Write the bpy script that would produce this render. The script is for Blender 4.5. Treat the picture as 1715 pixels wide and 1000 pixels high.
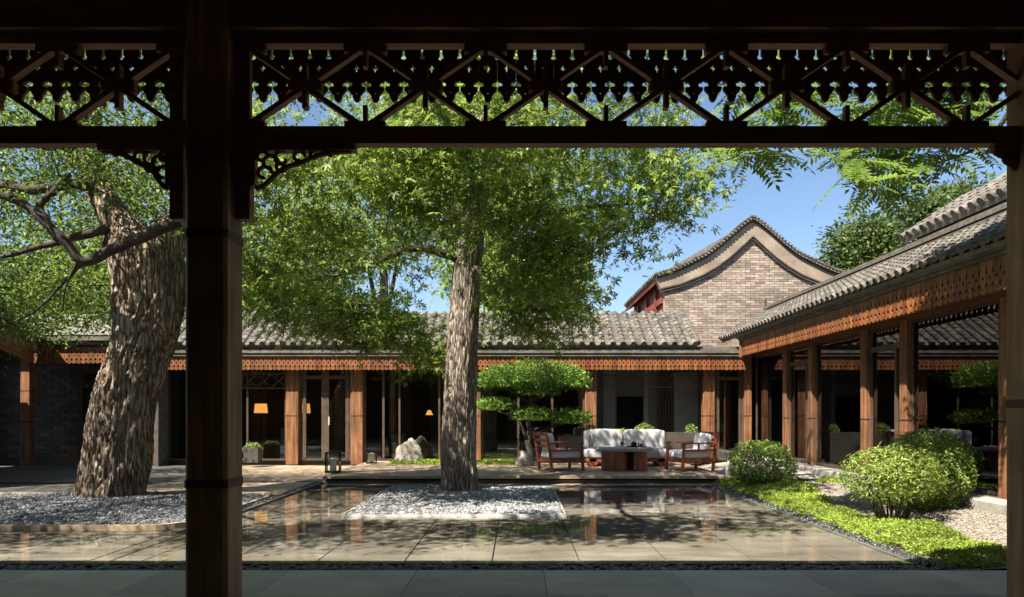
import bpy, math, random
import numpy as np
from mathutils import Vector, Matrix, noise
random.seed(7); RNG = np.random.default_rng(11)
PI = math.pi; R = math.radians
for o in list(bpy.data.objects): bpy.data.objects.remove(o, do_unlink=True)
SC = bpy.context.scene; COL = SC.collection

# ------------------------------------------------------------------ camera, sky, sun, exposure
CZ = 1.43; FP = 1143.3; VX, VY = 866.0, 692.0
cd = bpy.data.cameras.new('camera'); cam = bpy.data.objects.new('camera', cd); COL.objects.link(cam)
cam.location = (0, 0, CZ); cam.rotation_euler = (R(90), 0, 0)
cd.lens = 24; cd.sensor_width = 36; cd.sensor_fit = 'HORIZONTAL'
cd.shift_x = -(VX - 857.5) / 1715; cd.shift_y = (VY - 500) / 1715
cd.clip_start = .05; cd.clip_end = 3000
SC.camera = cam
SUN_EL, SUN_AZ = 54.0, 224.0          # azimuth clockwise from +Y: behind the camera, to the left
w = bpy.data.worlds.new('World'); SC.world = w; w.use_nodes = True
nt = w.node_tree; sky = nt.nodes.new('ShaderNodeTexSky'); sky.sky_type = 'NISHITA'; sky.sun_disc = False
sky.sun_elevation = R(SUN_EL); sky.sun_rotation = R(SUN_AZ); sky.air_density = 1.0; sky.dust_density = .6; sky.ozone_density = 3.0
bg = nt.nodes['Background']; bg.inputs['Strength'].default_value = .066
nt.links.new(sky.outputs[0], bg.inputs['Color'])
sd = bpy.data.lights.new('sun', 'SUN'); sd.energy = 5.0; sd.angle = R(.5); sd.color = (1, .93, .82)
sun = bpy.data.objects.new('sun', sd); COL.objects.link(sun)
sdir = Vector((math.sin(R(SUN_AZ)) * math.cos(R(SUN_EL)), math.cos(R(SUN_AZ)) * math.cos(R(SUN_EL)), math.sin(R(SUN_EL))))
sun.location = sdir * 60; sun.rotation_euler = (-sdir).to_track_quat('-Z', 'Y').to_euler()
SC.view_settings.view_transform = 'Standard'; SC.view_settings.look = 'None'
SC.view_settings.gamma = 1; SC.view_settings.exposure = 1.55

def P(x, y, d): return Vector(((x - VX) * d / FP, d, CZ + (VY - y) * d / FP))
def PX(x, d): return (x - VX) * d / FP
def PZ(y, d): return CZ + (VY - y) * d / FP

# ------------------------------------------------------------------ materials
def new_mat(name):
    m = bpy.data.materials.new(name); m.use_nodes = True
    return m, m.node_tree.nodes, m.node_tree.links, m.node_tree.nodes['Principled BSDF']
def MAT(name, c1, c2, rough=.75, scale=4, stretch=(1, 1, 1), bump=.2, bscale=40, bdist=.02, rnd=None, rv=.25, rh=.0,
        spec=.4, coat=0, stain=None, sscale=.6, lo=.35, hi=.65, metal=0, bstretch=None):
    m, N, L, b = new_mat(name)
    g = N.new('ShaderNodeNewGeometry')
    mp = N.new('ShaderNodeMapping'); mp.inputs['Scale'].default_value = stretch
    L.new(g.outputs['Position'], mp.inputs['Vector'])
    n = N.new('ShaderNodeTexNoise'); n.inputs['Scale'].default_value = scale; n.inputs['Detail'].default_value = 8; n.inputs['Roughness'].default_value = .62
    L.new(mp.outputs[0], n.inputs['Vector'])
    r = N.new('ShaderNodeValToRGB'); r.color_ramp.elements[0].position = lo; r.color_ramp.elements[1].position = hi
    r.color_ramp.elements[0].color = (*c1, 1); r.color_ramp.elements[1].color = (*c2, 1)
    L.new(n.outputs['Fac'], r.inputs[0]); col = r.outputs[0]
    if stain:
        s = N.new('ShaderNodeTexNoise'); s.inputs['Scale'].default_value = sscale; s.inputs['Detail'].default_value = 6
        L.new(g.outputs['Position'], s.inputs['Vector'])
        rr = N.new('ShaderNodeValToRGB'); rr.color_ramp.elements[0].position = .45; rr.color_ramp.elements[1].position = .7
        rr.color_ramp.elements[1].color = (.75, .75, .75, 1); rr.color_ramp.elements[0].color = (0, 0, 0, 1)
        L.new(s.outputs['Fac'], rr.inputs[0])
        mx = N.new('ShaderNodeMixRGB'); mx.inputs[2].default_value = (*stain, 1)
        L.new(rr.outputs[0], mx.inputs[0]); L.new(col, mx.inputs[1]); col = mx.outputs[0]
    if rnd:
        if rnd == 'obj': ro = N.new('ShaderNodeObjectInfo').outputs['Random']
        else: ro = g.outputs['Random Per Island']
        h = N.new('ShaderNodeHueSaturation')
        ma = N.new('ShaderNodeMapRange'); ma.inputs['To Min'].default_value = 1 - rv; ma.inputs['To Max'].default_value = 1 + rv
        L.new(ro, ma.inputs['Value']); L.new(ma.outputs[0], h.inputs['Value'])
        if rh:
            mh = N.new('ShaderNodeMapRange'); mh.inputs['To Min'].default_value = .5 - rh; mh.inputs['To Max'].default_value = .5 + rh
            mul = N.new('ShaderNodeMath'); mul.operation = 'MULTIPLY'; mul.inputs[1].default_value = 7.31
            fr = N.new('ShaderNodeMath'); fr.operation = 'FRACT'
            L.new(ro, mul.inputs[0]); L.new(mul.outputs[0], fr.inputs[0]); L.new(fr.outputs[0], mh.inputs['Value']); L.new(mh.outputs[0], h.inputs['Hue'])
        L.new(col, h.inputs['Color']); col = h.outputs[0]
    L.new(col, b.inputs['Base Color'])
    b.inputs['Roughness'].default_value = rough; b.inputs['Specular IOR Level'].default_value = spec
    b.inputs['Metallic'].default_value = metal
    if coat: b.inputs['Coat Weight'].default_value = coat; b.inputs['Coat Roughness'].default_value = .08
    if bump:
        n2 = N.new('ShaderNodeTexNoise'); n2.inputs['Scale'].default_value = bscale; n2.inputs['Detail'].default_value = 6
        mp2 = N.new('ShaderNodeMapping'); mp2.inputs['Scale'].default_value = bstretch or stretch
        L.new(g.outputs['Position'], mp2.inputs['Vector']); L.new(mp2.outputs[0], n2.inputs['Vector'])
        bu = N.new('ShaderNodeBump'); bu.inputs['Strength'].default_value = bump; bu.inputs['Distance'].default_value = bdist
        L.new(n2.outputs['Fac'], bu.inputs['Height']); L.new(bu.outputs[0], b.inputs['Normal'])
    return m
def BARK(name, dark, mid, light, scale, zs, dist):
    m, N, L, b = new_mat(name)
    g = N.new('ShaderNodeNewGeometry'); mp = N.new('ShaderNodeMapping'); mp.inputs['Scale'].default_value = (1, 1, zs); L.new(g.outputs['Position'], mp.inputs['Vector'])
    w_ = N.new('ShaderNodeTexNoise'); w_.inputs['Scale'].default_value = 3.5; w_.inputs['Detail'].default_value = 4; L.new(mp.outputs[0], w_.inputs['Vector'])
    mx = N.new('ShaderNodeMixRGB'); mx.blend_type = 'ADD'; mx.inputs[0].default_value = .35; L.new(mp.outputs[0], mx.inputs[1]); L.new(w_.outputs['Color'], mx.inputs[2])
    v = N.new('ShaderNodeTexVoronoi'); v.feature = 'DISTANCE_TO_EDGE'; v.inputs['Scale'].default_value = scale; L.new(mx.outputs[0], v.inputs['Vector'])
    n = N.new('ShaderNodeTexNoise'); n.inputs['Scale'].default_value = scale*2.2; n.inputs['Detail'].default_value = 9; n.inputs['Roughness'].default_value = .7; L.new(mx.outputs[0], n.inputs['Vector'])
    r = N.new('ShaderNodeValToRGB'); e = r.color_ramp.elements; e[0].position = .0; e[0].color = (*dark, 1); e[1].position = .30; e[1].color = (*light, 1); k = e.new(.11); k.color = (*mid, 1)
    ad = N.new('ShaderNodeMath'); ad.operation = 'MULTIPLY_ADD'; ad.inputs[1].default_value = .30; L.new(n.outputs['Fac'], ad.inputs[0])
    sb = N.new('ShaderNodeMath'); sb.operation = 'SUBTRACT'; sb.inputs[1].default_value = .13; L.new(v.outputs['Distance'], sb.inputs[0]); L.new(sb.outputs[0], ad.inputs[2])
    L.new(ad.outputs[0], r.inputs[0])
    s_ = N.new('ShaderNodeTexNoise'); s_.inputs['Scale'].default_value = 1.7; s_.inputs['Detail'].default_value = 5; L.new(g.outputs['Position'], s_.inputs['Vector'])
    h = N.new('ShaderNodeHueSaturation'); ma = N.new('ShaderNodeMapRange'); ma.inputs['From Min'].default_value = .3; ma.inputs['From Max'].default_value = .7; ma.inputs['To Min'].default_value = .65; ma.inputs['To Max'].default_value = 1.25
    L.new(s_.outputs['Fac'], ma.inputs['Value']); L.new(ma.outputs[0], h.inputs['Value']); L.new(r.outputs[0], h.inputs['Color']); L.new(h.outputs[0], b.inputs['Base Color'])
    b.inputs['Roughness'].default_value = .95; b.inputs['Specular IOR Level'].default_value = .15
    bu = N.new('ShaderNodeBump'); bu.inputs['Strength'].default_value = 1; bu.inputs['Distance'].default_value = dist; L.new(ad.outputs[0], bu.inputs['Height']); L.new(bu.outputs[0], b.inputs['Normal'])
    return m
def LEAF(name, c1, c2, trans=.35, rough=.5, rv=.3, rh=.02, spec=.25):
    m, N, L, b = new_mat(name)
    g = N.new('ShaderNodeNewGeometry')
    r = N.new('ShaderNodeValToRGB'); r.color_ramp.elements[0].color = (*c1, 1); r.color_ramp.elements[1].color = (*c2, 1)
    L.new(g.outputs['Random Per Island'], r.inputs[0])
    n = N.new('ShaderNodeTexNoise'); n.inputs['Scale'].default_value = .9; L.new(g.outputs['Position'], n.inputs['Vector'])
    h = N.new('ShaderNodeHueSaturation')
    ma = N.new('ShaderNodeMapRange'); ma.inputs['From Min'].default_value = .3; ma.inputs['From Max'].default_value = .7
    ma.inputs['To Min'].default_value = 1 - rv; ma.inputs['To Max'].default_value = 1 + rv
    L.new(n.outputs['Fac'], ma.inputs['Value']); L.new(ma.outputs[0], h.inputs['Value']); L.new(r.outputs[0], h.inputs['Color'])
    L.new(h.outputs[0], b.inputs['Base Color']); b.inputs['Roughness'].default_value = rough; b.inputs['Specular IOR Level'].default_value = spec
    t = N.new('ShaderNodeBsdfTranslucent')
    h2 = N.new('ShaderNodeHueSaturation'); h2.inputs['Value'].default_value = 1.5; h2.inputs['Hue'].default_value = .485; L.new(h.outputs[0], h2.inputs['Color'])
    L.new(h2.outputs[0], t.inputs['Color'])
    mx = N.new('ShaderNodeMixShader'); mx.inputs[0].default_value = trans
    L.new(b.outputs[0], mx.inputs[1]); L.new(t.outputs[0], mx.inputs[2]); L.new(mx.outputs[0], N['Material Output'].inputs['Surface'])
    return m
def GLASS(name, ior, tint=(1, 1, 1), rough=0, bump=0, bsc=3):
    m, N, L, b = new_mat(name); N.remove(b)
    t = N.new('ShaderNodeBsdfTransparent'); t.inputs[0].default_value = (*tint, 1)
    gl = N.new('ShaderNodeBsdfGlossy'); gl.inputs['Roughness'].default_value = rough
    f = N.new('ShaderNodeFresnel'); f.inputs['IOR'].default_value = ior
    mx = N.new('ShaderNodeMixShader'); L.new(f.outputs[0], mx.inputs[0]); L.new(t.outputs[0], mx.inputs[1]); L.new(gl.outputs[0], mx.inputs[2])
    L.new(mx.outputs[0], N['Material Output'].inputs['Surface'])
    if bump:
        g = N.new('ShaderNodeNewGeometry'); n2 = N.new('ShaderNodeTexNoise'); n2.inputs['Scale'].default_value = bsc; n2.inputs['Detail'].default_value = 3
        L.new(g.outputs['Position'], n2.inputs['Vector'])
        bu = N.new('ShaderNodeBump'); bu.inputs['Strength'].default_value = bump; bu.inputs['Distance'].default_value = .01
        L.new(n2.outputs['Fac'], bu.inputs['Height']); L.new(bu.outputs[0], gl.inputs['Normal'])
    return m
def EMIT(name, c, s, base=(.8, .6, .35)):
    m, N, L, b = new_mat(name)
    b.inputs['Base Color'].default_value = (*base, 1); b.inputs['Emission Color'].default_value = (*c, 1); b.inputs['Emission Strength'].default_value = s
    g = N.new('ShaderNodeNewGeometry'); n = N.new('ShaderNodeTexNoise'); n.inputs['Scale'].default_value = 60; L.new(g.outputs['Position'], n.inputs['Vector'])
    bu = N.new('ShaderNodeBump'); bu.inputs['Strength'].default_value = .2; L.new(n.outputs['Fac'], bu.inputs['Height']); L.new(bu.outputs[0], b.inputs['Normal'])
    return m

M = {}
M['wood_v'] = MAT('weathered_timber', (.085, .034, .015), (.33, .15, .062), .6, 2.2, (9, 9, .5), .4, 14, .014, stain=(.075, .036, .02), sscale=1.6)
M['wood_x'] = MAT('beam_timber', (.09, .034, .014), (.22, .09, .036), .6, 2.2, (.5, 9, 9), .35, 14, .012, stain=(.06, .03, .015))
M['wood_fg'] = MAT('corridor_timber', (.34, .18, .09), (.58, .35, .19), .55, 2.4, (8, 8, .5), .45, 12, .014, stain=(.06, .03, .017), sscale=1.5)
M['wood_fgx'] = MAT('corridor_beam_timber', (.19, .082, .038), (.38, .175, .085), .55, 2.4, (.5, 8, 8), .4, 12, .012)
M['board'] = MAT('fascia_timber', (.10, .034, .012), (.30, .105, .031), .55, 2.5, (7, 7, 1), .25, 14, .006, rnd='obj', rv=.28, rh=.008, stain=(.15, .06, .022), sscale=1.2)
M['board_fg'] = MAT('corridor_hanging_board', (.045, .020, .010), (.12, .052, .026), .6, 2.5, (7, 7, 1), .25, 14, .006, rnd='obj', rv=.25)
M['band_fg'] = MAT('corridor_post_band', (.085, .042, .024), (.16, .08, .044), .6, 5, bump=.15)
M['dark_metal'] = MAT('dark_bronze', (.018, .016, .014), (.035, .03, .025), .75, 6, bump=.05, spec=.15)
M['mullion'] = MAT('bronze_frame', (.06, .042, .030), (.10, .07, .048), .45, 5, bump=.05)
M['tile'] = MAT('grey_clay_tile', (.06, .053, .044), (.18, .16, .131), .85, 9, bump=.4, bscale=60, bdist=.006, rnd='obj', rv=.4, rh=.01, stain=(.075, .067, .052), sscale=2)
M['tile_i'] = MAT('grey_clay_tile_rows', (.06, .053, .044), (.165, .147, .122), .85, 9, bump=.4, bscale=60, bdist=.006, rnd='island', rv=.35, stain=(.075, .067, .052), sscale=2)
M['pan'] = MAT('roof_pan_tile', (.12, .11, .095), (.2, .185, .16), .9, 10, bump=.6, bscale=25, bdist=.02)
M['eave'] = MAT('weathered_eave', (.095, .082, .066), (.19, .165, .135), .85, 5, (1, 1, 3), .4, 30, .01, stain=(.07, .06, .047), sscale=2.5)
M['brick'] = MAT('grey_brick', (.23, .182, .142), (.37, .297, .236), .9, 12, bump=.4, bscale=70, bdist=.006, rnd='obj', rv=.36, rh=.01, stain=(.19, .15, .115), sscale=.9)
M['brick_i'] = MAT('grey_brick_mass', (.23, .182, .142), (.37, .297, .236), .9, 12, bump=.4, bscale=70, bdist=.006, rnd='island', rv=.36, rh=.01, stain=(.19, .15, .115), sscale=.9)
M['mortar'] = MAT('mortar', (.34, .28, .225), (.44, .37, .3), .95, 8, bump=.3, stain=(.26, .21, .165), sscale=.7)
M['barge'] = MAT('gable_render', (.225, .172, .127), (.34, .268, .202), .9, 3, bump=.35, bscale=25, stain=(.17, .13, .1), sscale=1.3)
M['barge_dark'] = MAT('gable_moulding', (.05, .042, .036), (.09, .075, .062), .9, 6, bump=.3)
M['red_wood'] = MAT('red_painted_timber', (.14, .03, .018), (.26, .06, .035), .6, 3, (2, 2, 1), .2, 14)
M['grey_wall'] = MAT('dark_grey_plaster', (.13, .125, .12), (.17, .165, .155), .9, 3, bump=.15)
M['pale_wall'] = MAT('pale_grey_panel', (.27, .26, .25), (.33, .32, .31), .8, 3, bump=.1)
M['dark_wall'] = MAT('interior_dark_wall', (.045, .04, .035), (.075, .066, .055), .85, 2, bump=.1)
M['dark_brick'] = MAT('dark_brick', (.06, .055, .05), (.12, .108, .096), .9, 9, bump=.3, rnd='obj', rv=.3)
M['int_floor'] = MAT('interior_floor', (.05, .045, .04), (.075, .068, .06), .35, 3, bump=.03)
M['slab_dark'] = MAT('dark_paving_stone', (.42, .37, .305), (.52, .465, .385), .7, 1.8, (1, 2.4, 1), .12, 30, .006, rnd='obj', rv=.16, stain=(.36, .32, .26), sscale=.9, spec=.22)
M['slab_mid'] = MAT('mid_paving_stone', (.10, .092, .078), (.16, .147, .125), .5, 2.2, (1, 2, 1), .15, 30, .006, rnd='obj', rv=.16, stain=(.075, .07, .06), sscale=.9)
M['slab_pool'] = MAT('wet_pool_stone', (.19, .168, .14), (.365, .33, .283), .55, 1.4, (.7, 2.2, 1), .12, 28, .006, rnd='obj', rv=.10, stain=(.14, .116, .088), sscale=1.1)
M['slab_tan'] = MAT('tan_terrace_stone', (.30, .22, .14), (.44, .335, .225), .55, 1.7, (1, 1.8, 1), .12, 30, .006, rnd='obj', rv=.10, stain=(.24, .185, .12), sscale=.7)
M['joint'] = MAT('paving_joint', (.03, .028, .025), (.05, .046, .04), .9, 10, bump=.2)
M['earth'] = MAT('earth', (.07, .058, .043), (.12, .10, .075), .95, 3, bump=.6, bscale=20)
M['gravel_path'] = MAT('beige_fine_gravel', (.21, .18, .145), (.40, .35, .29), .95, 45, bump=.8, bscale=70, bdist=.02, stain=(.2, .17, .135), sscale=1.5)
M['peb_white'] = MAT('pale_pebble', (.13, .13, .13), (.34, .34, .335), .8, 30, bump=.1, rnd='island', rv=.6)
M['peb_grey'] = MAT('grey_pebble', (.085, .088, .095), (.20, .205, .215), .75, 30, bump=.1, rnd='island', rv=.5)
M['peb_beige'] = MAT('beige_pebble', (.16, .137, .11), (.31, .272, .225), .8, 30, bump=.1, rnd='island', rv=.35)
M['peb_black'] = MAT('black_pebble', (.02, .021, .022), (.075, .076, .078), .25, 30, bump=.05, rnd='island', rv=.5, spec=.6)
M['steel'] = MAT('steel_edging', (.40, .40, .39), (.5, .5, .48), .4, 8, bump=.05, spec=.5)
M['tan_edge'] = MAT('tan_stone_edging', (.36, .27, .17), (.46, .35, .23), .6, 4, bump=.1)
M['plinth'] = MAT('plinth_stone', (.27, .25, .22), (.42, .395, .35), .8, 3, bump=.3, bscale=25, rnd='obj', rv=.15, stain=(.2, .185, .15), sscale=1.2)
M['rock'] = MAT('pale_rock', (.13, .115, .092), (.40, .36, .30), .9, 3.5, bump=.7, bscale=12, bdist=.05, stain=(.15, .14, .11), sscale=3)
M['bark'] = BARK('furrowed_bark', (.045, .031, .021), (.24, .18, .127), (.46, .365, .28), 13, .15, .12)
M['bark2'] = BARK('straight_bark', (.06, .046, .035), (.26, .21, .165), (.48, .40, .325), 22, .11, .09)
M['twig'] = MAT('dark_branch_bark', (.028, .021, .016), (.075, .056, .042), .9, 8, bump=.5, bscale=40)
M['fabric'] = MAT('off_white_fabric', (.40, .39, .375), (.47, .46, .445), .95, 3, bump=.25, bscale=90, bdist=.006, spec=.2)
M['fabric_g'] = MAT('pale_grey_fabric', (.68, .67, .65), (.75, .74, .72), .95, 3, bump=.25, bscale=90, bdist=.006, spec=.2)
M['redwood'] = MAT('reddish_hardwood', (.19, .045, .022), (.33, .085, .04), .4, 3, (1, 1, 6), .1, 20, .004, spec=.5)
M['table_drum'] = MAT('mahogany_veneer', (.20, .058, .030), (.30, .095, .05), .4, 3, (3, 3, .4), .1, 20, .004, spec=.5)
M['stone_top'] = MAT('grey_stone_top', (.36, .34, .31), (.46, .44, .41), .5, 5, bump=.1)
M['candle'] = MAT('candle_wax', (.75, .70, .60), (.82, .78, .68), .5, 5, bump=.05)
M['glass'] = GLASS('window_glass', 2.3, (.92, .95, .93))
M['glass_small'] = GLASS('clear_glass', 1.35)
M['water'] = GLASS('water_surface', 1.42, (.88, .89, .86), .0, .11, 3.2)
M['lamp'] = EMIT('lit_lamp_shade', (1, .40, .09), .55)
M['lamp_dim'] = EMIT('dim_lamp_shade', (1, .45, .16), .35)
M['white'] = MAT('white_lacquer', (.5, .5, .5), (.56, .56, .55), .5, 3, bump=.03)
M['leaf_maple'] = LEAF('maple_leaf', (.05, .11, .018), (.31, .40, .075), .40, rv=.35)
M['leaf_left'] = LEAF('left_tree_leaf', (.04, .09, .018), (.25, .33, .06), .38, rv=.35)
M['leaf_back'] = LEAF('background_leaf', (.05, .085, .022), (.12, .17, .045), .3, rv=.4)
M['leaf_pin'] = LEAF('compound_leaf', (.08, .14, .022), (.17, .25, .045), .5, rv=.25)
M['leaf_box'] = LEAF('boxwood_leaf', (.06, .12, .02), (.29, .39, .085), .25, .5, rv=.2, spec=.3)
M['leaf_box2'] = LEAF('laurel_leaf', (.07, .12, .02), (.30, .37, .075), .28, .5, rv=.25, spec=.3)
M['leaf_pine'] = LEAF('cloud_pine_leaf', (.08, .165, .025), (.19, .30, .05), .25, .45, rv=.3)
M['leaf_sedum'] = LEAF('ground_cover_leaf', (.14, .22, .03), (.36, .44, .08), .3, .55, rv=.35)
M['sedum_soil'] = MAT('ground_cover_base', (.06, .085, .02), (.10, .13, .03), .95, 20, bump=.6)

# ------------------------------------------------------------------ helpers
class MB:
    def __init__(s): s.v = []; s.f = []
    def add(s, vs, fs):
        k = len(s.v); s.v += [tuple(v) for v in vs]; s.f += [tuple(i + k for i in f) for f in fs]; return s
    def box(s, x0, x1, y0, y1, z0, z1):
        return s.add([(x0,y0,z0),(x1,y0,z0),(x1,y1,z0),(x0,y1,z0),(x0,y0,z1),(x1,y0,z1),(x1,y1,z1),(x0,y1,z1)],
              [(0,3,2,1),(4,5,6,7),(0,1,5,4),(1,2,6,5),(2,3,7,6),(3,0,4,7)])
    def cham(s, x0, x1, y0, y1, z0, z1, c):       # box with chamfered vertical and top edges
        def ring(i, z): return [(x0+c+i,y0+i,z),(x1-c-i,y0+i,z),(x1-i,y0+c+i,z),(x1-i,y1-c-i,z),(x1-c-i,y1-i,z),(x0+c+i,y1-i,z),(x0+i,y1-c-i,z),(x0+i,y0+c+i,z)]
        vs = ring(0, z0) + ring(0, z1 - c) + ring(c * .6, z1)
        fs = [tuple(range(7, -1, -1)), tuple(range(16, 24))]
        for k in (0, 8):
            for i in range(8): fs.append((k+i, k+(i+1) % 8, k+8+(i+1) % 8, k+8+i))
        return s.add(vs, fs)
    def bar(s, p, q, wd, h, up=(0, 0, 1)):        # box along p->q
        p = Vector(p); q = Vector(q); d = (q - p).normalized(); up = Vector(up)
        sx = d.cross(up)
        if sx.length < 1e-4: sx = d.cross(Vector((0, 1, 0)))
        sx.normalize(); uz = sx.cross(d); a = sx * wd / 2; b = uz * h / 2
        return s.add([p-a-b, p+a-b, p+a+b, p-a+b, q-a-b, q+a-b, q+a+b, q-a+b],
              [(0,1,2,3),(7,6,5,4),(0,4,5,1),(1,5,6,2),(2,6,7,3),(3,7,4,0)])
    def prism(s, poly, a0, a1, axis='y', skip=None):   # polygon extruded along an axis
        n = len(poly)
        def mk(u, v, a): return (u, a, v) if axis == 'y' else ((a, u, v) if axis == 'x' else (u, v, a))
        vs = [mk(u, v, a0) for u, v in poly] + [mk(u, v, a1) for u, v in poly]
        fs = [tuple(range(n)), tuple(range(2*n-1, n-1, -1))]
        for i in range(n):
            j = (i+1) % n
            if skip and skip(poly[i], poly[j]): continue
            fs.append((i, i+n, j+n, j))
        return s.add(vs, fs)
    def tube(s, pts, rad, n=8, cap=True):
        pts = [Vector(p) for p in pts]; k0 = len(s.v); m = len(pts)
        ref = Vector((.3, .9, .1))
        for i, p in enumerate(pts):
            d = (pts[min(i+1, m-1)] - pts[max(i-1, 0)]).normalized()
            a = d.cross(ref)
            if a.length < .05: a = d.cross(Vector((1, 0, 0)))
            a.normalize(); b = d.cross(a); r = rad[i] if isinstance(rad, (list, tuple)) else rad
            for j in range(n):
                t = 2*PI*j/n; s.v.append(tuple(p + a*(r*math.cos(t)) + b*(r*math.sin(t))))
        for i in range(m-1):
            for j in range(n):
                s.f.append((k0+i*n+j, k0+i*n+(j+1) % n, k0+(i+1)*n+(j+1) % n, k0+(i+1)*n+j))
        if cap: s.f.append(tuple(k0+j for j in range(n-1, -1, -1))); s.f.append(tuple(k0+(m-1)*n+j for j in range(n)))
        return s
    def lathe(s, prof, c=(0, 0, 0), n=20):
        k0 = len(s.v); m = len(prof)
        for r, z in prof:
            for j in range(n):
                t = 2*PI*j/n; s.v.append((c[0]+r*math.cos(t), c[1]+r*math.sin(t), c[2]+z))
        for i in range(m-1):
            for j in range(n): s.f.append((k0+i*n+j, k0+i*n+(j+1) % n, k0+(i+1)*n+(j+1) % n, k0+(i+1)*n+j))
        s.f.append(tuple(k0+j for j in range(n-1, -1, -1))); s.f.append(tuple(k0+(m-1)*n+j for j in range(n)))
        return s
    def mesh(s, name, mat, smooth=False):
        me = bpy.data.meshes.new(name); me.from_pydata(s.v, [], s.f); me.materials.append(M[mat])
        me.update()
        if smooth: me.polygons.foreach_set('use_smooth', [True]*len(me.polygons))
        return me
    def build(s, name, mat, parent=None, smooth=False, local=False, **tg):
        return link(name, s.mesh(name, mat, smooth), parent, local, **tg)
WM = {}                                             # world matrix of things that were placed
def link(name, me, parent=None, local=False, loc=None, rot=None, scale=None, **tg):
    o = bpy.data.objects.new(name, me); COL.objects.link(o)
    if loc is not None: o.location = loc
    if rot is not None: o.rotation_euler = rot
    if scale is not None: o.scale = scale
    if parent is not None:
        o.parent = parent
        if not local and parent.name in WM: o.matrix_parent_inverse = WM[parent.name].inverted()
    for k, v in tg.items(): o[k] = v
    return o
def thing(name, label, cat, loc=(0, 0, 0), rz=0, group=None):
    o = bpy.data.objects.new(name, None); COL.objects.link(o); o.empty_display_size = .2
    o.location = loc; o.rotation_euler = (0, 0, rz); o['label'] = label; o['category'] = cat
    if group: o['group'] = group
    WM[o.name] = Matrix.Translation(loc) @ Matrix.Rotation(rz, 4, 'Z')
    return o
def structure(name, mb, mat): return mb.build(name, mat, kind='structure')
def part_inv(o, parent_world):                      # sub-parts of parts built in world space: parent matrix is identity in effect
    return o

def fast_mesh(name, V, F, mat, smooth=False):       # V (n,3), F (m,k) numpy
    me = bpy.data.meshes.new(name); n, (m, k) = len(V), F.shape
    me.vertices.add(n); me.vertices.foreach_set('co', V.astype(np.float32).ravel())
    me.loops.add(m*k); me.loops.foreach_set('vertex_index', F.astype(np.int32).ravel())
    me.polygons.add(m); me.polygons.foreach_set('loop_start', np.arange(0, m*k, k, dtype=np.int32))
    me.polygons.foreach_set('loop_total', np.full(m, k, dtype=np.int32))
    if smooth: me.polygons.foreach_set('use_smooth', np.ones(m, dtype=bool))
    me.materials.append(M[mat]); me.update(); me.validate()
    return me
def scatter_mesh(name, tv, tf, pos, rot, sc, mat, smooth=False):
    tv = np.asarray(tv, float); tf = np.asarray(tf); n = len(pos); k = len(tv)
    sc = np.asarray(sc, float); sc = sc[:, None] if sc.ndim == 1 else sc
    V = np.einsum('nij,kj->nki', rot, tv) if sc.shape[1] == 1 else np.einsum('nij,nkj->nki', rot, tv[None]*sc[:, None, :])
    if sc.shape[1] == 1: V = V*sc[:, :, None]
    V = V + pos[:, None, :]
    F = (tf[None] + (np.arange(n)*k)[:, None, None]).reshape(-1, tf.shape[1])
    return fast_mesh(name, V.reshape(-1, 3), F, mat, smooth)
def rots(n, bias=(0, 0, 1), spread=.6, fwd=None, fs=0):  # frames: z = leaf normal, x = leaf axis
    nn = RNG.normal(size=(n, 3))*spread + np.asarray(bias); nn /= np.linalg.norm(nn, axis=1, keepdims=True)
    t = RNG.normal(size=(n, 3))
    if fwd is not None: t = np.asarray(fwd) + t*fs
    t -= nn*np.sum(nn*t, 1, keepdims=True); t /= np.linalg.norm(t, axis=1, keepdims=True)+1e-9
    b = np.cross(nn, t)
    return np.stack([t, b, nn], axis=2)
def lobes():
    vs, fs = [], []
    for a, l in ((-105, .55), (-52, .88), (0, 1.0), (52, .88), (105, .55)):
        a = R(a); wd = R(20); k = len(vs)
        vs += [(0, 0, 0), (.45*l*math.cos(a-wd), .45*l*math.sin(a-wd), .02), (l*math.cos(a), l*math.sin(a), -.12*l), (.45*l*math.cos(a+wd), .45*l*math.sin(a+wd), .02)]
        fs.append((k, k+1, k+2, k+3))
    return vs, fs
T_MAPLE = lobes()
T_OVATE = ([(0, 0, 0), (.45, -.24, .06), (1, 0, -.08), (.45, .24, .06)], [(0, 1, 2, 3)])
T_LONG = ([(0, 0, 0), (.4, -.13, .04), (1, 0, -.1), (.4, .13, .04)], [(0, 1, 2, 3)])
def pinnate():
    vs = [(0, -.006, 0), (1, -.004, -.1), (1, .004, -.1), (0, .006, 0)]; fs = [(0, 1, 2, 3)]
    def lf(x, ang, l):
        k = len(vs); c, s = math.cos(ang), math.sin(ang); z = -.1*x*x
        for u, v, h in ((0, 0, 0), (.4, -.19, 0), (1, 0, -.18), (.45, .19, 0)):
            vs.append((x + l*(u*c - v*s), l*(u*s + v*c), z + h*l))
        fs.append((k, k+1, k+2, k+3))
    for i in range(7):
        x = .16 + .12*i; l = .30 - .012*abs(i-2.5)
        lf(x, R(62), l); lf(x+.02, -R(62), l)
    lf(1, 0, .26)
    return vs, fs
T_PIN = pinnate()
def ico():
    t = (1+5**.5)/2
    v = np.array([(-1,t,0),(1,t,0),(-1,-t,0),(1,-t,0),(0,-1,t),(0,1,t),(0,-1,-t),(0,1,-t),(t,0,-1),(t,0,1),(-t,0,-1),(-t,0,1)], float)
    v /= np.linalg.norm(v[0])
    f = [(0,11,5),(0,5,1),(0,1,7),(0,7,10),(0,10,11),(1,5,9),(5,11,4),(11,10,2),(10,7,6),(7,1,8),(3,9,4),(3,4,2),(3,2,6),(3,6,8),(3,8,9),(4,9,5),(2,4,11),(6,2,10),(8,6,7),(9,8,1)]
    return v, f
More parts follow.
